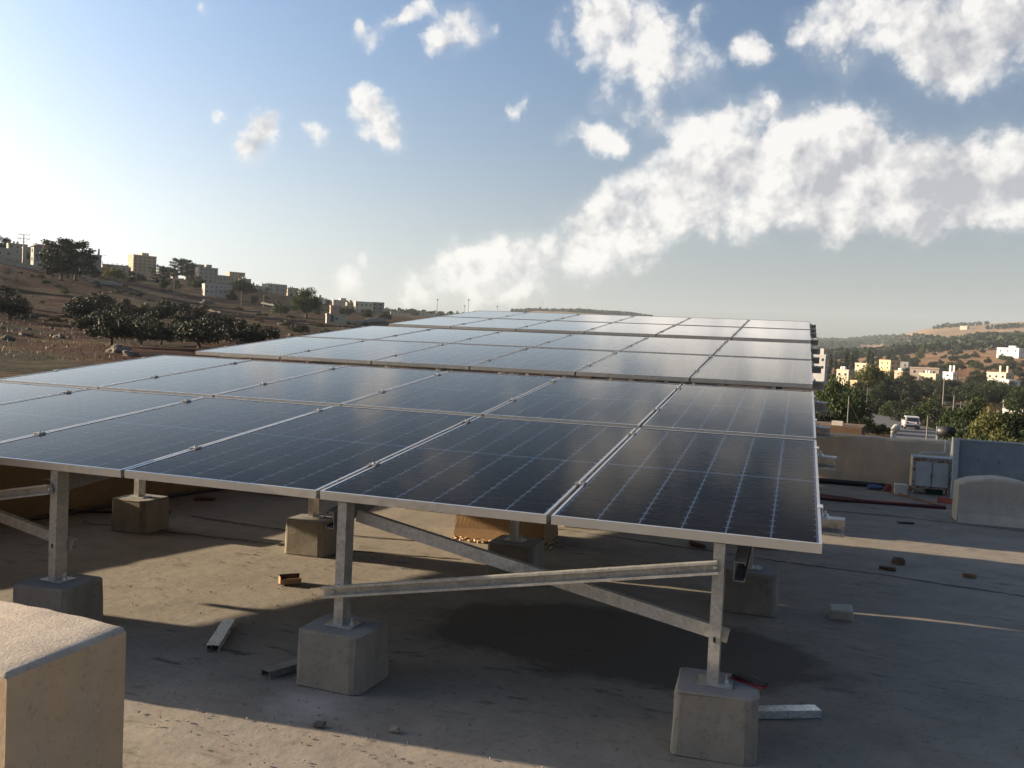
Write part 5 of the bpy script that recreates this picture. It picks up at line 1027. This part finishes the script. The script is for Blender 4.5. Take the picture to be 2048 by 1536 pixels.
# ---- poles, lamps and masts
def pole(name, px, pyt, r, label, kind='pole', pyb=None, rad=.09):
    p = at_r(px, r); zb = p.z; zt_ = zp(px, pyt, r); h = max(zt_-zb, 1.); o = empty(name, p, -math.atan2(ray(px, 700)[0], ray(px, 700)[1])); tag(o, label, {'pole': 'utility pole', 'power': 'power pole', 'lamp': 'street lamp', 'mast': 'light mast', 'lattice': 'radio mast', 'thin': 'pole'}[kind])
    MB().tube([(0, 0, -.5), (0, 0, h)], [rad*1.2, rad*.7], 8).build('shaft', MAT['pole'], o)
    if kind == 'power':
        for k, z in enumerate((h*.985, h*.86)):
            a = MB().box(-1.9, 1.9, -.08, .08, z-.07, z+.07).build('cross_arm', MAT['pole'], o)
            for x in (-1.8, -.9, .9, 1.8): MB().tube([(x, 0, z+.073), (x, 0, z+.5)], .09, 6).build('insulator', MAT['iron'], a)
        for s in (-1, 1): MB().tube([(0, 0, h*.74), (s*1.5, 0, h*.855)], .06, 6).build('strut', MAT['pole'], o)
    elif kind == 'lamp':
        for s in (-1, 1): MB().tube([(0, 0, h-.1), (s*1.9, 0, h+.05)], .06, 6).build('arm', MAT['pole'], o); MB().box(s*2.2-.4, s*2.2+.4, -.15, .15, h-.02, h+.1).build('lamp_head', MAT['pole'], o)
    elif kind == 'mast': MB().box(-1.3, 1.3, -.5, .5, h-.2, h+.9).build('lamp_rack', MAT['iron'], o)
    elif kind == 'lattice':
        for z in np.arange(h*.2, h, h*.12): MB().box(-.5, .5, -.5, .5, z, z+.2).build('platform', MAT['pole'], o)
    elif kind == 'pole': MB().box(-.7, .7, -.06, .06, h-.5, h-.38).build('cross_arm', MAT['pole'], o)
    return o, Vector((p.x, p.y, zb+h))
pole('power_pole', 43, 468, 350, 'tall power pole with two cross arms on the ridge at left', 'power', rad=.22)
pole('street_lamp', 197, 510, 470, 'double armed street lamp standing on the left ridge', 'lamp', rad=.14)
for i, (x, t_, r, lab) in enumerate([(871,600,1150,'tall light mast left of the pair'),(933,600,1200,'taller light mast of the pair before the wooded hill'),(926,612,1300,'shorter light mast of the pair'),(991,613,1350,'light mast peeping over the farthest panels')]): pole('light_mast', x, t_, r, lab, 'mast', rad=.35)
for i, (x, t_, lab) in enumerate([(1075,602,'left radio mast on the wooded hill'),(1080,599,'taller radio mast on the wooded hill'),(1156,610,'small mast farther along the wooded hill')]): pole('radio_mast', x, t_, 2900, lab, 'lattice', rad=.5)
pa = [pole('utility_pole', 1890, 756, 150, 'tall slim utility pole in the middle of the valley', 'thin', rad=.11), pole('utility_pole', 1912, 791, 110, 'grey street pole right above the black drum', 'thin', rad=.09), pole('utility_pole', 1926, 803, 160, 'short pole with crossbar right of the street pole', 'pole', rad=.07), pole('utility_pole', 1702, 793, 62, 'wooden pole rising behind the brown roofed shed', 'thin', rad=.05), pole('utility_pole', 1862, 832, 42, 'dark thin pole beside the road left of the drum', 'thin', rad=.035), pole('utility_pole', 1738, 775, 150, 'pale slender pole before the light green tree', 'pole', rad=.07)]
pole('utility_pole', 345, 560, 330, 'pale concrete pole left of the arched villa', 'thin', rad=.14); pole('utility_pole', 480, 582, 380, 'slim pole on the road below the cream annex', 'thin', rad=.12); pole('utility_pole', 525, 588, 390, 'slim pole beside the grey road barrier', 'thin', rad=.12)
def wire(a, b, sag, label, rad=.012):
    P = [a.lerp(b, s)-Vector((0, 0, sag*4*s*(1-s))) for s in np.linspace(0, 1, 14)]; tag(MB().tube(P, rad, 4).build('wire', MAT['iron']), label, 'wire')
wire(pa[3][1]-Vector((0,0,.3)), Vector(tuple(at_r(1770, 60)))+Vector((0,0,1.2)), .15, 'slack wire running down from the wooden pole to the road'); wire(pa[5][1], pa[0][1]-Vector((0,0,1)), 1.5, 'thin wire strung between the slender and the tall valley pole')
# ---- goats grazing on the left slope
def goat_mesh():
    me = bpy.data.meshes.new('goat_skel'); V = [(0,0,.56),(-.28,0,.57),(-.42,0,.55),(.25,0,.56),(.42,0,.66),(.55,0,.80),(.68,0,.78),(.78,0,.70)]; E = [(0,1),(1,2),(0,3),(3,4),(4,5),(5,6),(6,7)]; rad = [.17,.17,.10,.16,.10,.075,.08,.045]
    for (x, b0) in ((.25, 3), (-.30, 1)):
        for s in (-1, 1):
            k = len(V); V += [(x, s*.10, .40), (x+(.02 if x > 0 else -.05), s*.10, .24), (x, s*.10, .02)]; E += [(b0, k), (k, k+1), (k+1, k+2)]; rad += [.065, .035, .03]
    k = len(V); V += [(-.50,0,.62)]; E += [(2, k)]; rad += [.03]
    for s in (-1, 1): k = len(V); V += [(.62, s*.05, .90), (.52, s*.08, .99)]; E += [(5, k), (k, k+1)]; rad += [.022, .012]
    for s in (-1, 1): k = len(V); V += [(.60, s*.14, .76)]; E += [(6, k)]; rad += [.02]
    me.from_pydata(V, E, []); o = bpy.data.objects.new('goat_skel', me); COL.objects.link(o); md = o.modifiers.new('skin', 'SKIN'); o.modifiers.new('sub', 'SUBSURF').levels = 1
    for i, r_ in enumerate(rad): me.skin_vertices[0].data[i].radius = (r_, r_)
    me.skin_vertices[0].data[0].use_root = True
    dg = bpy.context.evaluated_depsgraph_get(); out = bpy.data.meshes.new_from_object(o.evaluated_get(dg)); bpy.data.objects.remove(o); out.name = 'goat'; return out
GM = goat_mesh(); MAT['goat_black'] = simple('black_goat_hair', (.025, .02, .018), .9); MAT['goat_white'] = simple('cream_goat_hair', (.42, .36, .28), .9)
for i, (x, py, w, rz, lab) in enumerate([(508,652,0,.3,'black goat leftmost in the small herd on the slope'),(516,650,0,2.4,'black goat standing second in the herd'),(524,649,0,1.2,'black goat nearest the middle of the herd'),(514,656,0,.1,'black goat grazing lowest at the left of the herd'),(558,651,1,.2,'cream goat in the middle of the herd'),(561,653,0,2.9,'black goat beside the cream one'),(576,657,0,.4,'black goat in the right group of the herd'),(580,656,1,1.4,'cream goat in the right group of the herd'),(583,655,0,1.9,'black goat farthest right in the herd'),(578,661,0,.2,'black goat lying lowest in the right group')]):
    g = ground(x, py)
    if g is None: continue
    me = GM.copy(); me.materials.clear(); me.materials.append(MAT['goat_white' if w else 'goat_black']); o = place_obj('goat', me); o.location = g[0]; o.rotation_euler = (0, 0, rz); s = .85; o.scale = (s, s, s); tag(o, lab, 'goat', 'goats grazing on the left slope')
# ------------------------------------------------------------------ air
hz = MB().box(-6000, 6000, -6000, 6000, -60, 330).build('haze'); hz['kind'] = 'stuff'
mh = bpy.data.materials.new('haze_air'); mh.use_nodes = True; th_ = mh.node_tree; th_.nodes.clear(); oo = th_.nodes.new('ShaderNodeOutputMaterial'); pv = th_.nodes.new('ShaderNodeVolumePrincipled')
pv.inputs['Color'].default_value = (.80, .90, 1.0, 1); pv.inputs['Density'].default_value = .00007; pv.inputs['Anisotropy'].default_value = .0; th_.links.new(pv.outputs[0], oo.inputs['Volume']); hz.data.materials.append(mh)
